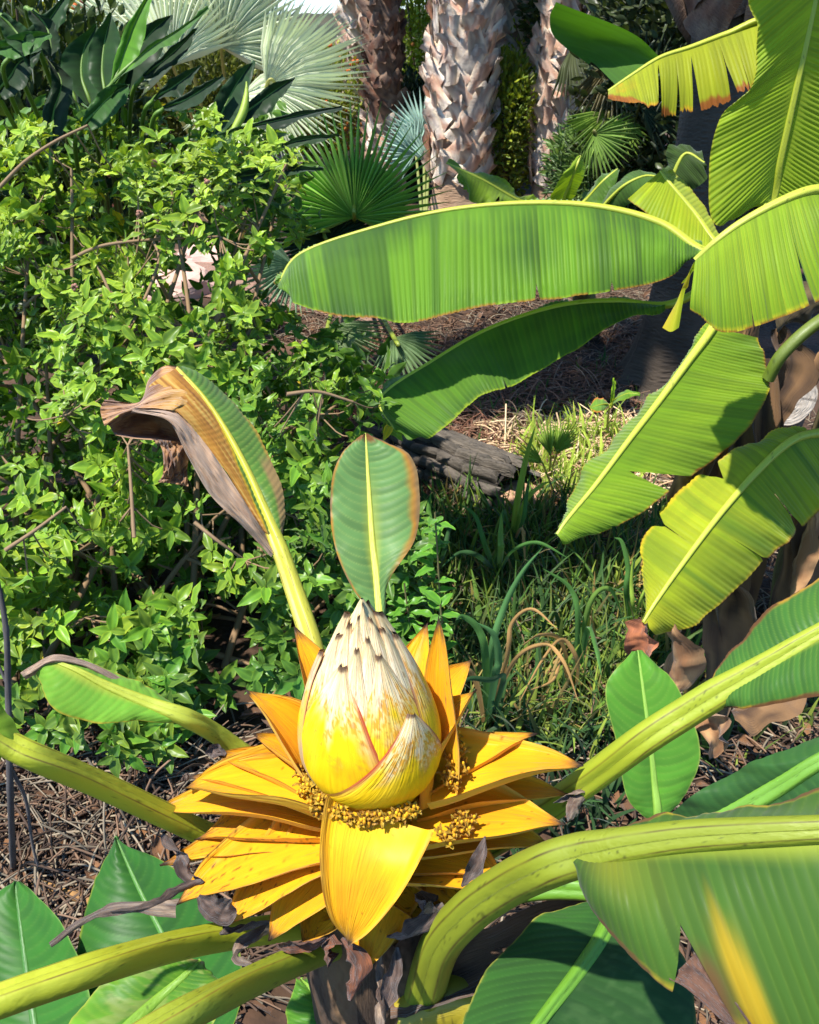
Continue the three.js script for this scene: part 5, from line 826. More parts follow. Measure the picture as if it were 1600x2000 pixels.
  part('curled_margin', net(new Geo(), [[[260, 1338, 0.664], [258, 1344, 0.66], [252, 1346, 0.664]], [[215, 1312, 0.662], [210, 1322, 0.655], [204, 1326, 0.662]], [[165, 1290, 0.655], [160, 1300, 0.648], [155, 1304, 0.655]], [[108, 1278, 0.643], [104, 1292, 0.636], [100, 1300, 0.643]], [[62, 1300, 0.638], [64, 1312, 0.632], [68, 1318, 0.638]], [[40, 1314, 0.64], [46, 1322, 0.635], [50, 1328, 0.64]]], 50, 12, gry, 0.004, 9), M.dry, sl, 'dry rolled edge');
  // thick stalks running out of the picture at the left
  big({ label: 'thick stalk running up to the left edge', petiole: [root(600, 1700, 0.75), [430, 1640, 0.70], [330, 1596, 0.665], [200, 1535, 0.615], [80, 1484, 0.57]], mid: [[10, 1450, 0.56], [-100, 1390, 0.54], [-240, 1330, 0.53], [-420, 1290, 0.53]], L: [[0, 1490, 0.56], [-100, 1470, 0.54], [-240, 1440, 0.53], [-425, 1292, 0.53]], R: [[70, 1478, 0.566], [-60, 1300, 0.555], [-240, 1200, 0.55], [-425, 1288, 0.53]], bL: 0.01, bR: 0.01,
    up: V(0.3, 0.9, 0.25).normalize(), r0: 0.0095, r1: 0.0085, veins: 20, ns: 14, seed: 57, col: leafCol({ body: C(140, 180, 60), dark: C(110, 160, 56), vein: C(170, 200, 90), seed: 57 }) });
  big({ label: 'thick stalk running to the lower left', petiole: [root(640, 1800, 0.73), [470, 1824, 0.675], [350, 1846, 0.62], [200, 1888, 0.545], [60, 1934, 0.515]], mid: [[-40, 1968, 0.5], [-200, 2010, 0.48], [-380, 2060, 0.47]], L: [[-40, 1990, 0.5], [-210, 2140, 0.48], [-385, 2062, 0.47]], R: [[-40, 1950, 0.5], [-200, 1900, 0.49], [-385, 2058, 0.47]], up: V(0.1, 0.92, -0.3).normalize(), r0: 0.0108, r1: 0.0094, veins: 20, ns: 10, seed: 59, col: leafCol({ body: C(140, 180, 60), dark: C(110, 160, 56), vein: C(170, 200, 90), seed: 59 }) });
  big({ label: 'thick stalk running down off the bottom edge', petiole: [root(700, 1830, 0.73), [600, 1868, 0.66], [510, 1908, 0.6], [400, 1962, 0.52], [310, 2010, 0.49]], mid: [[200, 2080, 0.47], [60, 2180, 0.45], [-100, 2300, 0.44]], L: [[200, 2100, 0.47], [80, 2300, 0.45], [-105, 2304, 0.44]], R: [[190, 2060, 0.47], [20, 2080, 0.45], [-105, 2296, 0.44]], up: V(-0.1, 0.95, -0.2).normalize(), r0: 0.0108, r1: 0.009, veins: 20, ns: 10, seed: 61, ribCol: stemCol(C(160, 176, 62), C(104, 132, 44), 12, C(130, 86, 56)), col: leafCol({ body: C(140, 180, 60), dark: C(110, 160, 56), vein: C(170, 200, 90), seed: 61 }) });
  // right hand stalk and leaf going up to the right edge
  big({ label: 'long stalk and green leaf with a scorched lower edge at the right', petiole: [root(900, 1680, 0.75), [1040, 1600, 0.715], [1130, 1538, 0.685], [1250, 1450, 0.63], [1340, 1392, 0.615]], mid: [[1405, 1352, 0.605], [1490, 1302, 0.592], [1590, 1242, 0.578], [1720, 1170, 0.565], [1880, 1090, 0.56]],
    R: [[1398, 1386, 0.604], [1460, 1382, 0.585], [1560, 1366, 0.565], [1680, 1320, 0.55], [1885, 1092, 0.56]], L: [[1392, 1330, 0.612], [1440, 1256, 0.612], [1530, 1175, 0.605], [1680, 1080, 0.59], [1875, 1086, 0.562]], bL: 0.008, bR: 0.012, up: V(0.1, 0.75, 0.62).normalize(),
    r0: 0.0118, r1: 0.0105, r2: 0.003, veins: 40, nt: 200, ns: 34, skew: -3, rib: 0.0003, wave: 0.006, seed: 63, ribCol: stemCol(C(176, 192, 64), C(112, 144, 46), 13, C(100, 62, 40)),
    col: leafCol({ body: C(70, 124, 58), dark: C(46, 100, 54), vein: C(130, 170, 90), edge: C(200, 150, 60), ew: 0.08, brown: C(110, 70, 50), bw: 0.035, seed: 63, line: 0.45, extra: (c, q, s) => mix(c, C(184, 196, 96), sm(0.22, 0.04, s)) }) });
  // the big leaf in front at the right: thick bent stalk, broad blade with a yellow streak and a dry notch
  big({ label: 'big front leaf with a yellow streak and a brown torn notch at lower right', petiole: [root(790, 2060, 0.74), [826, 1950, 0.70], [858, 1850, 0.65], [915, 1782, 0.605], [994, 1726, 0.555], [1070, 1690, 0.505]], mid: [[1140, 1668, 0.488], [1182, 1659, 0.477], [1230, 1650, 0.466], [1330, 1636, 0.446], [1440, 1628, 0.426], [1560, 1622, 0.408], [1720, 1616, 0.392], [1900, 1620, 0.385]],
    L: [[1108, 1692, 0.49], [1172, 1812, 0.455], [1290, 1912, 0.43], [1440, 2010, 0.405], [1590, 2090, 0.39], [1730, 2150, 0.38], [1870, 2080, 0.378], [1905, 1625, 0.385]], R: [[1130, 1652, 0.5], [1182, 1632, 0.495], [1230, 1616, 0.49], [1330, 1590, 0.48], [1440, 1572, 0.465], [1560, 1558, 0.455], [1720, 1530, 0.45], [1905, 1615, 0.385]], bL: 0.022, bR: -0.004, up: V(-0.15, 0.72, 0.68).normalize(),
    r0: 0.0165, r1: 0.0118, r2: 0.005, groove: 0.14, veins: 34, nt: 240, ns: 44, skew: -1, rib: 0.00035, wave: 0.01, wf: 5, seed: 65, tearL: [[0.37, 0.52, 0.055]], ribCol: stemCol(C(150, 164, 54), C(84, 108, 34), 14, C(80, 56, 30)),
    col: leafCol({ body: C(70, 110, 40), dark: C(42, 80, 38), vein: C(112, 144, 66), edge: C(190, 170, 60), ew: 0.08, brown: C(110, 80, 62), bw: 0.03, seed: 65, line: 0.35, nf: 4, extra: (c, q, s, side, v) => { c = mix(c, C(180, 194, 84), sm(0.16, 0.02, s)); if (side < 0) { const b = Math.exp(-(((q - 0.455 - 0.03 * s + 0.02 * (vn(v * 1.3, 3) - 0.5)) / 0.04) ** 4)) * sm(0.3, 0.75, s + 0.3 * (vn(v * 1.1, 9) - 0.5)); c = mix(c, C(216, 176, 40), b * (0.72 + 0.28 * vn(v * 5, s * 2, 4))); c = mix(c, C(160, 160, 50), 0.6 * Math.exp(-(((q - 0.18) / 0.14) ** 2)) * sm(0.75, 0.1, s)); c = mix(c, C(118, 86, 68), sm(0.6, 0.85, s + 0.1 * vn(q * 40, 2)) * Math.exp(-(((q - 0.408) / 0.03) ** 2))); } return c; } }) });  // blade and stalk greens darkened to stand in for soft shade
  part('dry_notch', net(new Geo(), [[[1306, 1912, 0.423], [1340, 1880, 0.424], [1372, 1846, 0.42]], [[1340, 1930, 0.418], [1370, 1910, 0.42], [1400, 1900, 0.415]], [[1390, 1975, 0.41], [1420, 1965, 0.412], [1440, 1960, 0.405]], [[1450, 2030, 0.402], [1470, 2025, 0.402], [1490, 2030, 0.396]]], 30, 24, (u, v) => mul(mix(C(128, 92, 74), C(88, 60, 48), fbm(u * 6, v * 6, 2)), 0.8 + 0.4 * vn(v * 20, u * 5)), 0.006, 14), M.dry, t, 'dry brown piece in the notch of the big front leaf');
  // dark leaf behind it and the leaf below it
  big({ label: 'dark bluish green leaf behind the big front leaf', petiole: [root(900, 1760, 0.72), [1100, 1680, 0.68], [1240, 1650, 0.655]], mid: [[1340, 1630, 0.64], [1420, 1596, 0.62], [1510, 1544, 0.6], [1600, 1488, 0.58], [1720, 1424, 0.565], [1860, 1380, 0.56]],
    L: [[1290, 1606, 0.645], [1340, 1566, 0.63], [1420, 1512, 0.615], [1520, 1472, 0.6], [1680, 1400, 0.585], [1865, 1378, 0.562]], R: [[1350, 1650, 0.64], [1450, 1670, 0.61], [1560, 1640, 0.585], [1680, 1580, 0.565], [1800, 1500, 0.555], [1865, 1382, 0.56]], bL: 0.006, bR: 0.008,
    r0: 0.016, r1: 0.01, r2: 0.003, veins: 30, nt: 150, ns: 24, skew: -2.5, rib: 0.0003, seed: 67, ribCol: stemCol(C(120, 176, 80), C(90, 150, 70), 15), col: leafCol({ body: C(52, 104, 66), dark: C(34, 82, 54), vein: C(90, 140, 90), seed: 67, line: 0.35 }) });
  big({ label: 'dark green leaf hanging below the big front leaf', petiole: [root(830, 1800, 0.7), [1000, 1740, 0.69], [1130, 1735, 0.675]], mid: [[1200, 1762, 0.655], [1180, 1822, 0.63], [1135, 1890, 0.605], [1080, 1962, 0.58], [1020, 2040, 0.56], [930, 2150, 0.55]],
    R: [[1180, 1752, 0.66], [1062, 1796, 0.645], [970, 1872, 0.625], [920, 1960, 0.6], [890, 2060, 0.575], [925, 2155, 0.55]], L: [[1230, 1770, 0.655], [1330, 1850, 0.62], [1360, 1960, 0.595], [1330, 2080, 0.575], [1180, 2200, 0.56], [935, 2155, 0.55]], bL: 0.012, bR: 0.01, up: V(0, 0.6, 0.8),
    r0: 0.012, r1: 0.007, r2: 0.003, veins: 26, nt: 150, ns: 36, skew: -2.5, rib: 0.0004, wave: 0.008, seed: 69, ribCol: stemCol(C(110, 166, 60), C(80, 136, 50), 16),
    col: leafCol({ body: C(50, 104, 46), dark: C(32, 78, 46), vein: C(80, 140, 80), edge: C(176, 170, 96), ew: 0.025, seed: 69, line: 0.35, extra: (c, q, s, side) => (side < 0 ? mix(mix(c, C(28, 66, 48), 0.6), C(70, 110, 84), 0.5 * sm(0.5, 0.75, fbm(q * 30, s * 14, 3))) : c) }) });
  // brown sheath and bright green stub under the flower
  ribbon('dry_sheath', [[760, 1930, 0.7], [860, 1916, 0.7], [980, 1860, 0.7], [1120, 1800, 0.7], [1180, 1770, 0.7]], (q) => 0.022, dryCol(C(124, 96, 76), C(80, 60, 48), 6), t, 30, 0.3, 'dry brown sheath under the thick bent stalk');
  { const g = new Geo(); stalk(g, PP([[790, 1990, 0.7], [850, 1960, 0.7], [900, 1950, 0.7], [960, 1990, 0.7]]), 0.02, V(0, 0.3, 1).normalize(), stemCol(C(176, 160, 46), C(130, 120, 40), 18), 30, 16, 0.1); part('leaf_stalk', g, M.stem, t); }
}
// ------------------------------------------------------------------ low young banana leaves round the foot of the flower plant
const suckers = 'young banana shoots at the foot of the flowering plant';
function sucker(label, leaf, baseAt) {
  const m = PP(leaf.mid), b = baseAt ?? V(m[0].x, 0, m[0].z), base = V(b.x, groundH(b.x, b.z) - 0.03, b.z), t = thing('young_banana_plant', label, 'banana shoot', null, base);
  const g = new Geo(); stalk(g, [base, base.clone().lerp(m[0], 0.5).add(V(0.01, 0, -0.01)), m[0].clone().lerp(base, 0.25)], (q) => 0.026 - 0.014 * q, V(0, 0.2, 1).normalize(), stemCol(C(120, 140, 60), C(96, 84, 50), 5), 24, 12); part('pseudostem', g, M.stem, t);
  addLeaf(t, { petiole: [m[0].clone().lerp(base, 0.3)], r0: 0.011, r1: 0.008, r2: 0.002, groove: 0.1, nth: 12, mat: M.waxy, veins: 22, nt: 120, ns: 28, skew: -2.6, rib: 0.0003, wave: 0.01, ...leaf, mid: m });
  return t;
}
sucker('rounded dark green young banana leaf at the bottom left corner', { mid: [[90, 2120, 1.0], [74, 2030, 1.02], [58, 1930, 1.05], [44, 1830, 1.08], [30, 1722, 1.12]], L: [[80, 2130, 1], [-40, 2040, 1.03], [-80, 1920, 1.06], [-70, 1800, 1.09], [26, 1718, 1.12]], R: [[110, 2120, 1], [172, 2010, 0.99], [168, 1920, 1.02], [118, 1800, 1.06], [40, 1722, 1.12]], bL: 0.01, bR: 0.012, seed: 81, ribCol: stemCol(C(70, 130, 60), C(50, 110, 50), 3), col: leafCol({ body: C(56, 124, 46), dark: C(40, 100, 40), vein: C(100, 150, 80), edge: C(130, 170, 110), ew: 0.03, seed: 81, line: 0.3 }) });
sucker('pointed dark green young banana leaf between the two lower left stalks', { mid: [[400, 2060, 0.98], [372, 1960, 1.02], [330, 1850, 1.06], [272, 1735, 1.1], [226, 1634, 1.14]], L: [[300, 2080, 1], [190, 2010, 1.03], [150, 1880, 1.06], [176, 1750, 1.1], [222, 1640, 1.14]], R: [[440, 2050, 0.96], [474, 1920, 0.98], [432, 1790, 1.02], [330, 1690, 1.08], [230, 1637, 1.14]], bL: 0.016, bR: 0.012, seed: 83, ribCol: stemCol(C(80, 140, 60), C(60, 120, 50), 3), rib: 0.0006, col: leafCol({ body: C(46, 112, 38), dark: C(34, 92, 36), vein: C(90, 146, 70), edge: C(140, 150, 60), ew: 0.02, seed: 83, line: 0.3 }) });
sucker('pale mottled young banana leaf with a grey blotch between the lowest stalks', { mid: [[190, 2080, 0.66], [250, 2010, 0.68], [312, 1950, 0.7], [362, 1905, 0.71], [392, 1876, 0.72]], L: [[160, 2060, 0.66], [130, 2010, 0.68], [196, 1922, 0.7], [290, 1880, 0.71], [366, 1870, 0.72]], R: [[260, 2090, 0.66], [380, 2040, 0.67], [430, 1980, 0.68], [432, 1930, 0.7], [404, 1880, 0.72]], bL: 0.01, bR: 0.008, seed: 85, ribCol: stemCol(C(130, 176, 70), C(110, 160, 60), 3), col: leafCol({ body: C(112, 168, 50), dark: C(70, 130, 50), vein: C(160, 190, 100), edge: C(170, 180, 90), ew: 0.04, seed: 85, mott: 1, extra: (c, q, s) => mix(mix(c, C(160, 170, 140), 0.5 * sm(0.55, 0.7, fbm(q * 14, s * 3, 6))), C(150, 130, 116), sm(0.9, 1, q) * 0.9) }) }, P(420, 2080, 0.85));
sucker('small green young banana leaf below the flower at the bottom edge', { mid: [[690, 2090, 0.76], [668, 2030, 0.77], [640, 1975, 0.78], [610, 1935, 0.79], [588, 1912, 0.8]], L: [[600, 2090, 0.76], [566, 2030, 0.77], [560, 1980, 0.78], [575, 1930, 0.79], [584, 1912, 0.8]], R: [[740, 2080, 0.75], [726, 2010, 0.76], [700, 1950, 0.77], [650, 1912, 0.78], [594, 1910, 0.8]], bL: 0.008, bR: 0.008, seed: 87, ribCol: stemCol(C(130, 176, 70), C(110, 160, 60), 3), col: leafCol({ body: C(92, 154, 48), dark: C(64, 124, 44), vein: C(140, 180, 90), edge: C(150, 180, 90), ew: 0.04, seed: 87, mott: 0.9, extra: (c, q) => mix(c, C(120, 100, 90), sm(0.93, 1, q)) }) });
sucker('bright upright young banana leaf crossed by the right hand stalk', { mid: [[1284, 1600, 1.5], [1278, 1530, 1.5], [1270, 1450, 1.5], [1258, 1360, 1.51], [1246, 1270, 1.53]], L: [[1270, 1606, 1.5], [1226, 1560, 1.49], [1204, 1450, 1.49], [1184, 1340, 1.5], [1236, 1274, 1.53]], R: [[1300, 1600, 1.5], [1346, 1545, 1.49], [1368, 1460, 1.49], [1322, 1340, 1.5], [1256, 1270, 1.53]], bL: 0.01, bR: 0.01, seed: 89, ribCol: stemCol(C(150, 196, 100), C(130, 180, 80), 3), col: leafCol({ body: C(94, 160, 62), dark: C(70, 138, 52), vein: C(140, 186, 100), edge: C(170, 190, 120), ew: 0.03, seed: 89, line: 0.3 }) });
// ------------------------------------------------------------------ log, sawn end, rocks, twig, dry stalk
{
  rnd = mulberry(500);
  const a = G(770, 900), b = G(965, 985), c = a.clone().lerp(b, 0.5); c.y = groundH(c.x, c.z);
  const t = thing('log', 'grey weathered fallen log with deeply cracked plates behind the upright leaf', 'log', null, c), ax = b.clone().sub(a).normalize(), len = a.distanceTo(b) * 1.25, g = new Geo(), up = V(0, 1, 0), sd = V(0, 0, 0).crossVectors(ax, up).normalize();
  stalk(g, [c.clone().addScaledVector(ax, -len / 2).setY(0.07), c.clone().setY(0.08), c.clone().addScaledVector(ax, len / 2).setY(0.05)], (q) => 0.115 * (0.92 + 0.08 * Math.sin(q * 9)), up, (q, v) => mul(mix(C(40, 34, 30), C(24, 20, 18), vn(q * 20, v * 5)), 0.9), 40, 20);
  part('core', g, M.bark, t);
  for (let k = 0; k < 45; k++) {
    const row = k % 9, th = -1.75 + row * 0.42 + R(-0.05, 0.05), q = -0.44 + Math.floor(k / 9) * 0.2 + (row % 2) * 0.09 + R(-0.03, 0.03), pl = new Geo(), L = R(0.13, 0.19), W = R(0.018, 0.024), th0 = 0.022, s = k * 3.1;
    const P0 = V(0, 0.07, 0).addScaledVector(ax, q * len), n = up.clone().multiplyScalar(Math.cos(th)).addScaledVector(sd, -Math.sin(th) * -1), tg = V(0, 0, 0).crossVectors(ax, n);
    const along = ax.clone().addScaledVector(tg, R(-0.15, 0.15)).normalize(), acr = V(0, 0, 0).crossVectors(along, n);
    pl.grid(10, 8, (u, v) => { const x = u * 2 - 1, y = v * 2 - 1, e = Math.max(Math.abs(x), Math.abs(y)), h = th0 * Math.sqrt(Math.max(0, 1 - e ** 5)) + 0.008 * (fbm(x * 3 + s, y * 4, s) - 0.5); const wob = 1 + 0.25 * (fbm(x * 2, y * 2, s) - 0.5); return [P0.clone().addScaledVector(n, 0.108 + h - 0.012 * y * y).addScaledVector(along, x * L / 2 * wob).addScaledVector(acr, y * W * wob), mul(mix(C(116, 108, 99), C(72, 66, 60), fbm(x * 2, y * 7, s)), 0.7 + 0.5 * vn(y * 14, x * 3, s))]; });
    piece('bark_plate', pl.geometry(), M.bark, t);
  }
}
{
  rnd = mulberry(510);
  const c = P(1534, 772, 3.0), t = thing('sawn_log', 'pale sawn palm log end with a rough round face among the banana leaves at right', 'log', null, V(c.x, groundH(c.x, c.z), c.z)), ax = V(-0.35, 0.35, 0.87).normalize(), g = new Geo(), X = V(0, 0, 0).crossVectors(V(0, 1, 0), ax).normalize(), Y = V(0, 0, 0).crossVectors(ax, X);
  const rim = (v, k) => { const a = v * 2 * Math.PI, r = 0.1 * (1 + 0.1 * (fbm(Math.cos(a) * 2, Math.sin(a) * 2, 3) - 0.5)) * k; return X.clone().multiplyScalar(Math.cos(a) * r).addScaledVector(Y, Math.sin(a) * r); };
  g.grid(18, 40, (u, v) => [c.clone().add(rim(v, 1)).addScaledVector(ax, -u * 0.7).addScaledVector(Y, -0.5 * u * u * 0.5), mul(mix(C(120, 106, 94), C(84, 72, 62), vn(u * 30, v * 14)), 0.9)], true);
  part('trunk', g, M.bark, t);
  const f = new Geo(); f.grid(26, 60, (u, v) => [c.clone().add(rim(v, u)).addScaledVector(ax, 0.003 + 0.006 * (fbm(u * 9, Math.cos(v * 6.283) * 6, Math.sin(v * 6.283) * 6) - 0.5)), mul(mix(C(176, 166, 154), C(140, 128, 116), fbm(Math.cos(v * 6.283) * u * 8, Math.sin(v * 6.283) * u * 8, 2)), 0.8 + 0.3 * vn(Math.cos(v * 6.283) * u * 60, Math.sin(v * 6.283) * u * 14))], true);
  part('cut_face', f, M.stone, t, 'pale fibrous cut face');
}
function rock(label, p, r, sy, c1, c2, seed) { const t = thing('rock', label, 'rock', null, p), g = new THREE.IcosahedronGeometry(1, 4), a = g.attributes.position, cols = []; for (let i = 0; i < a.count; i++) { const d = V(a.getX(i), a.getY(i), a.getZ(i)), k = 0.72 + 0.5 * fbm(d.x * 1.6 + seed, d.y * 1.6, d.z * 1.6, 4); a.setXYZ(i, d.x * r * k, d.y * r * sy * k, d.z * r * k); cols.push(...mix(c1, c2, fbm(d.x * 4, d.y * 4, d.z * 4 + seed))); } g.setAttribute('color', new THREE.Float32BufferAttribute(cols, 3)); const gg = g; gg.computeVertexNormals(); piece('stone', gg, M.stone, t); return t; }
const onG = (x, y) => { const g = G(x, y); g.y = groundH(g.x, g.z); return g; };
rock('sandy brown rock half in sun below the seedling palm', onG(1010, 1000), 0.13, 0.7, C(196, 154, 122), C(140, 106, 84), 3);
rock('reddish brown stone in the shade right of the grass', onG(1240, 1080), 0.11, 0.7, C(130, 92, 74), C(88, 62, 50), 7);
rock('pale pinkish boulder on the sunlit path seen through the bush', onG(345, 560), 0.3, 0.55, C(214, 180, 166), C(176, 140, 128), 11);
rock('small pinkish boulder on the path beside the larger one', onG(420, 500), 0.26, 0.5, C(206, 172, 160), C(170, 136, 124), 15);
{
  const b = onG(20, 1690), t = thing('bare_twig', 'thin bare grey stem standing upright at the left edge', 'twig', null, b), g = new Geo();
  stalk(g, [b, P(20, 1540, 1.55), P(16, 1350, 1.5), P(12, 1230, 1.46), P(-6, 1130, 1.44)], (q) => 0.0062 - 0.002 * q + 0.0008 * Math.exp(-((((q * 6 % 1) - 0.5) / 0.08) ** 2)), V(0, 0, 1), (q, a) => mul(mix(C(92, 86, 84), C(50, 46, 44), fbm(q * 14, a, 2)), 0.8 + 0.4 * vn(q * 50, a * 3)), 60, 10); part('stem', g, M.wood, t);
  for (const [p, r] of [[[[20, 1500, 1.54], [50, 1560, 1.6], [62, 1640, 1.66], [74, 1690, 1.7]], 0.004], [[[16, 1340, 1.5], [-10, 1280, 1.48], [-30, 1220, 1.46]], 0.003]]) { const q = new Geo(); stalk(q, PP(p), (k) => r * (1 - 0.5 * k), V(0, 0, 1), () => C(86, 80, 78), 16, 7); part('side_twig', q, M.wood, t); }
}
{
  const a = onG(64, 1712), b = onG(250, 1800), t = thing('dry_stalk', 'tan dry stalk lying on the mulch at lower left', 'stick', null, a.clone()), g = new Geo(); a.y += 0.02; b.y += 0.035;
  stalk(g, [a, a.clone().lerp(b, 0.5).add(V(0, 0.012, 0)), b], (q) => 0.0095 + 0.001 * Math.sin(q * 30), V(0, 1, 0), (q, v) => mul(mix(C(170, 128, 72), C(120, 86, 48), vn(q * 12, v * 3)), 0.9), 30, 10); part('stem', g, M.wood, t);
}
// ------------------------------------------------------------------ straw, dead leaves, grass
{
  rnd = mulberry(600);
  const st = (() => { const g = new Geo(); g.grid(5, 4, (t, v) => { const a = v * 2 * Math.PI; return [V(Math.cos(a) * 0.009, t, Math.sin(a) * 0.009 + 0.07 * Math.sin(t * 3.1)), WHITE]; }, true); return g.geometry(); })();
  const lf = (() => { const g = new Geo(); g.grid(5, 4, (t, v) => { const s = v * 2 - 1; return [V(s * 0.22 * Math.sin(Math.PI * (0.05 + 0.9 * t)), t, 0.12 * s * s + 0.15 * Math.sin(t * 4)), WHITE]; }); return g.geometry(); })();
  const straw = [], dead = [], zones = [[0, 1480, 480, 1960, 2600], [640, 640, 1240, 1010, 4200], [480, 520, 1300, 660, 3000], [800, 950, 1300, 1500, 2600], [1180, 800, 1600, 1600, 1500], [-200, 1380, 900, 1700, 1200], [700, 1700, 1400, 2000, 500], [1300, 1550, 2400, 2400, 1500]];
  for (const [x0, y0, x1, y1, n] of zones) for (let i = 0; i < n; i++) {
    const p = G(R(x0, x1), R(y0, y1)); p.y = groundH(p.x, p.z) + R(0, 0.03);
    const d = rdir(); d.y = d.y * 0.22; d.normalize();
    const k = rnd(), c = mul(k < 0.35 ? C(156, 140, 116) : k < 0.7 ? C(134, 104, 80) : C(84, 62, 46), R(0.3, 0.9)), red = y0 === 640 ? C(150, 96, 72) : c;
    if (rnd() < 0.86) straw.push([M4(p, aim(d, V(0, 1, 0)), V(R(0.14, 0.34), R(0.04, 0.2), R(0.14, 0.34))), mix(c, red, 0.35)]);
    else dead.push([M4(p, aim(d, V(0, 1, 0).addScaledVector(rdir(), 0.5)), R(0.03, 0.08)), mix(C(150, 106, 66), C(92, 66, 48), rnd())]);
  }
  for (let i = 0; i < 1500; i++) { const p = G(R(960, 1270), R(820, 1010)); p.y = groundH(p.x, p.z) + R(0, 0.03); const d = rdir(); d.y *= 0.2; straw.push([M4(p, aim(d.normalize(), V(0, 1, 0)), V(R(0.2, 0.5), R(0.05, 0.22), R(0.2, 0.4))), mul(mix(C(226, 200, 160), C(176, 138, 100), rnd()), R(0.7, 1.1))]); }  // paler straw stands in for sunlight on this patch of ground
  instances('straw', st, M.wood, straw, scene, 'loose straw and thin twigs strewn over the soil', 'straw');
  instances('dead_leaves', lf, M.dry, dead, scene, 'curled brown dead leaves scattered over the soil', 'dead leaves');
  // grass
  const bladeG = [0.15, 0.5, 0.95].map((bend) => { const g = new Geo(); g.grid(8, 2, (t, v) => { const s = v * 2 - 1, w = 0.018 * (1 - Math.pow(t, 2.2)) + 0.0015, a = bend * t * 1.7; return [V(s * w, Math.sin(a) / (bend * 1.7), (1 - Math.cos(a)) / (bend * 1.7) + Math.abs(s) * w * 0.5), mul(WHITE, 0.8 + 0.3 * t)]; }); return g.geometry(); });
  const lists = [[], [], []], sun2 = [];
  const tuft = (px, py, n, h, spread, c1, c2, wide = 1) => { const p0 = G(px, py); for (let i = 0; i < n; i++) { const p = p0.clone().add(V(R(-1, 1) * spread, 0, R(-1, 1) * spread)); p.y = groundH(p.x, p.z) - 0.01; const l = h * R(0.5, 1.2), d = V(R(-0.5, 0.5), 1, R(-0.5, 0.5)).normalize(); const w = wide * R(0.1, 0.26) * 1.6; lists[Math.floor(rnd() * 3)].push([M4(p, aim(d, rdir()), V(w, l, l)), mul(mix(c1, c2, rnd()), R(0.8, 1.15))]); } };
  const gr = C(100, 140, 50), dg = C(52, 92, 44), ye = C(150, 170, 70), tan = C(186, 150, 104);
  for (let i = 0; i < 330; i++) { const x = R(820, 1330), y = R(1010, 1480); tuft(x, y, 10, R(0.12, 0.27), 0.07, rnd() < 0.5 ? gr : dg, rnd() < 0.22 ? tan : rnd() < 0.5 ? ye : dg, R(0.7, 1.5)); }
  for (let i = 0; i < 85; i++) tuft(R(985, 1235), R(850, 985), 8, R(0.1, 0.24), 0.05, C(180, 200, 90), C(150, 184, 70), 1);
  for (let i = 0; i < 46; i++) tuft(R(860, 1240), R(700, 900), 5, R(0.06, 0.14), 0.08, gr, dg, 0.8);
  for (let i = 0; i < 40; i++) tuft(R(830, 1060), R(980, 1100), 6, R(0.1, 0.2), 0.06, dg, gr, 1.2);
  for (let i = 0; i < 50; i++) tuft(R(820, 1250), R(1430, 1700), 7, R(0.08, 0.18), 0.07, dg, C(40, 76, 40), 1.2);
  for (let i = 0; i < 30; i++) tuft(R(1330, 1600), R(1250, 1500), 5, R(0.06, 0.16), 0.07, dg, ye, 0.8);
  lists.forEach((l, i) => instances('grass', bladeG[i], M.grass, l, scene, ['short upright grass between the bush and the banana plants', 'leaning grass between the bush and the banana plants', 'drooping grass between the bush and the banana plants'][i], 'grass'));
}
// strap leaved plants standing out of the grass, and tan dead straps
function strapPlant(label, base, blades, cat = 'strap plant') {
  const t = thing('strap_leaved_plant', label, cat, null, base);
  blades.forEach(([pts, w, c], i) => {
    const q = [base.clone(), ...PP(pts)], g = new Geo();
    g.grid(26, 4, (u, v) => { const s = v * 2 - 1, p = cr(q, u), T = cr(q, Math.min(1, u + 0.02)).sub(cr(q, Math.max(0, u - 0.02))).normalize(), X = V(0, 0, 0).crossVectors(T, V(0.2, 0.3, 1)).normalize(), N = V(0, 0, 0).crossVectors(X, T), ww = w * (1 - Math.pow(u, 3)) * (0.7 + 0.3 * Math.min(1, u * 4)) + 0.0004; return [p.addScaledVector(X, s * ww).addScaledVector(N, -Math.abs(s) * ww * 0.5), mul(c, 0.85 + 0.3 * vn(u * 6, s * 3, i))]; });
    part('leaf', g, M.grass, t);
  });
}
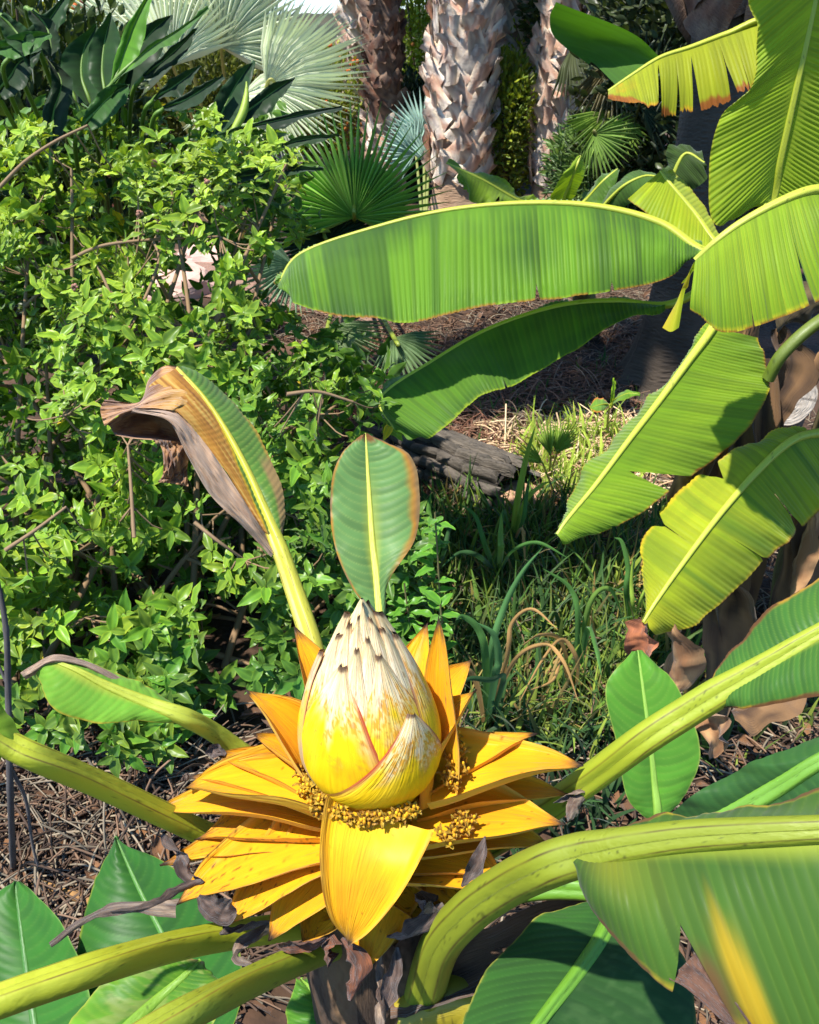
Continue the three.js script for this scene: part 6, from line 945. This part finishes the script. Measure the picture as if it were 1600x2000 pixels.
{
  const lg = C(150, 186, 76), mg = C(74, 126, 62), dg = C(48, 92, 50), tn = C(190, 150, 104);
  strapPlant('tall light green strap leaf plant in the sun left of the seedling palm', onG(1000, 1075), [[[[1012, 980, 2.65], [1030, 890, 2.6], [1046, 832, 2.58]], 0.011, lg], [[[985, 1000, 2.62], [976, 1060, 2.6], [984, 1000, 2.6]], 0.006, mg], [[[1025, 985, 2.65], [1056, 950, 2.66], [1075, 940, 2.66]], 0.008, lg], [[[1022, 1020, 2.6], [1030, 960, 2.6], [1036, 925, 2.6]], 0.007, mg], [[[1020, 1030, 2.55], [1024, 1060, 2.5], [1026, 1100, 2.46]], 0.006, tn]]);
  strapPlant('short strap leaf plant with one broad pale blade in the grass', onG(975, 1130), [[[[980, 1080, 2.4], [979, 1040, 2.4], [980, 1002, 2.4]], 0.010, C(126, 166, 80)], [[[950, 1070, 2.4], [930, 1010, 2.4], [900, 985, 2.4]], 0.007, mg], [[[1000, 1080, 2.35], [1050, 1060, 2.3], [1110, 1090, 2.3]], 0.006, mg], [[[940, 1090, 2.35], [900, 1080, 2.3], [860, 1110, 2.3]], 0.007, dg]]);
  strapPlant('tall bluish strap leaf plant right behind the bud, arching over the grass', onG(950, 1430), [[[[960, 1280, 1.9], [985, 1190, 1.88], [1020, 1120, 1.86], [1060, 1070, 1.85]], 0.008, C(84, 138, 84)], [[[950, 1290, 1.85], [935, 1230, 1.8], [905, 1205, 1.78], [890, 1212, 1.76]], 0.008, mg], [[[968, 1330, 1.85], [975, 1290, 1.8], [965, 1240, 1.76], [930, 1215, 1.74]], 0.009, C(80, 132, 82)], [[[985, 1330, 1.9], [960, 1330, 1.8], [910, 1330, 1.75], [880, 1390, 1.72]], 0.007, dg], [[[1000, 1300, 1.9], [1060, 1260, 1.85], [1100, 1290, 1.8], [1130, 1370, 1.8]], 0.005, tn], [[[930, 1330, 1.85], [900, 1310, 1.8], [890, 1340, 1.78], [900, 1400, 1.78]], 0.006, tn], [[[990, 1290, 1.9], [1000, 1220, 1.86], [1040, 1190, 1.84], [1090, 1230, 1.82]], 0.005, tn]]);
  strapPlant('dark arching strap leaf plant in the shade right of the tall bluish one', onG(1120, 1360), [[[[1130, 1220, 2.1], [1115, 1150, 2.08], [1060, 1110, 2.06]], 0.007, mg], [[[1150, 1230, 2.1], [1165, 1260, 2.0], [1175, 1320, 1.96]], 0.009, mg], [[[1100, 1260, 2.1], [1060, 1240, 2.0], [1020, 1260, 1.98]], 0.005, tn], [[[1150, 1190, 2.1], [1190, 1150, 2.1], [1215, 1200, 2.08]], 0.007, C(110, 150, 70)], [[[1100, 1290, 2.05], [1080, 1330, 2.0], [1030, 1350, 1.98]], 0.005, tn], [[[1130, 1300, 2.05], [1100, 1250, 2.0], [1060, 1290, 1.96], [1010, 1380, 1.95]], 0.005, tn]]);
  strapPlant('light green upright blades beside the notched banana leaf', onG(1240, 1240), [[[[1238, 1190, 2.3], [1234, 1140, 2.28], [1236, 1090, 2.27]], 0.006, lg], [[[1225, 1160, 2.3], [1228, 1110, 2.28], [1216, 1060, 2.27], [1200, 1050, 2.27]], 0.008, mg], [[[1250, 1180, 2.3], [1270, 1130, 2.3]], 0.005, lg]]);
  strapPlant('sparse dark grass plant at the left of the log, reaching up from the shade', onG(855, 1120), [[[[850, 1060, 2.4], [838, 1000, 2.4], [842, 962, 2.4]], 0.009, C(90, 144, 60)], [[[868, 1080, 2.4], [880, 1030, 2.4], [900, 1010, 2.4]], 0.007, dg]]);
}
{ // little plant with a red tinged leaf in the straw
  const b = onG(1185, 840), t = thing('young_weed', 'small plant with one red edged round leaf in the straw at right of the grass', 'weed', null, b);
  const lc = (c, e, s) => leafCol({ body: c, dark: mul(c, 0.8), vein: mul(c, 1.2), edge: e, ew: 0.25, seed: s, ribc: mul(c, 1.3) });
  const q = (mid, L, Rr, c, e, s) => addLeaf(t, { petiole: [b.clone(), P(1190, 800, 3.25)], mid, L, R: Rr, bL: 0.004, bR: 0.004, r0: 0.004, r2: 0.001, veins: 10, nt: 30, ns: 8, rib: 0.0003, seed: s, nth: 6, col: lc(c, e, s) });
  q([[1188, 790, 3.2], [1176, 790, 3.15], [1164, 793, 3.12], [1153, 796, 3.1]], [[1188, 794, 3.2], [1178, 804, 3.12], [1164, 804, 3.08], [1153, 798, 3.1]], [[1187, 786, 3.22], [1176, 778, 3.2], [1162, 780, 3.17], [1152, 794, 3.1]], C(110, 180, 60), C(226, 130, 80), 1);
  q([[1194, 795, 3.2], [1197, 775, 3.18], [1199, 755, 3.17], [1200, 738, 3.16]], [[1191, 795, 3.2], [1193, 775, 3.17], [1196, 755, 3.16], [1199, 738, 3.16]], [[1197, 795, 3.2], [1202, 775, 3.18], [1203, 755, 3.17], [1201, 738, 3.16]], C(140, 200, 80), C(140, 200, 80), 2);
  q([[1196, 785, 3.2], [1210, 775, 3.15], [1228, 768, 3.12], [1250, 770, 3.1]], [[1196, 790, 3.2], [1212, 783, 3.12], [1230, 775, 3.1], [1250, 772, 3.1]], [[1195, 780, 3.2], [1210, 768, 3.18], [1228, 762, 3.14], [1250, 768, 3.1]], C(96, 160, 60), C(110, 160, 60), 3);
}
{ // low dark seedlings at the foot of the bush on the right, leaves picked apart
  rnd = mulberry(700);
  const spots = [[850, 1000], [860, 1180], [830, 1230], [790, 1140]], lab = ['little leafy seedling in front of the log', 'dark leafy seedling right of the upright bluish leaf', 'dark leafy seedling just above the tall yellow bract', 'dark leafy seedling behind the bud tip'];
  spots.forEach(([x, y], i) => {
    const p = P(x, y, 1.95 + i * 0.05), b = V(p.x, groundH(p.x, p.z), p.z), t = thing('leafy_seedling', lab[i], 'seedling', null, b), g = new Geo(); stalk(g, [b, b.clone().lerp(p, 0.5).add(V(0.015, 0, 0)), p], 0.0025, V(0, 0.1, 1).normalize(), () => C(110, 100, 60), 14, 6); part('stem', g, M.wood, t);
    const geo = tinted(bushLeaves[i], C(66, 128, 50));
    for (let k = 0; k < 26; k++) { const u = R(0.35, 1), q = b.clone().lerp(p, u).sub(b), a = k * 2.4, d = V(Math.cos(a), R(-0.1, 0.7), Math.sin(a)).normalize(); piece('leaf', geo, M.shrub, t, M4(q, aim(d, V(0, 1, 0.1)), R(0.035, 0.06))); }
  });
}
renderer.render(scene, camera);
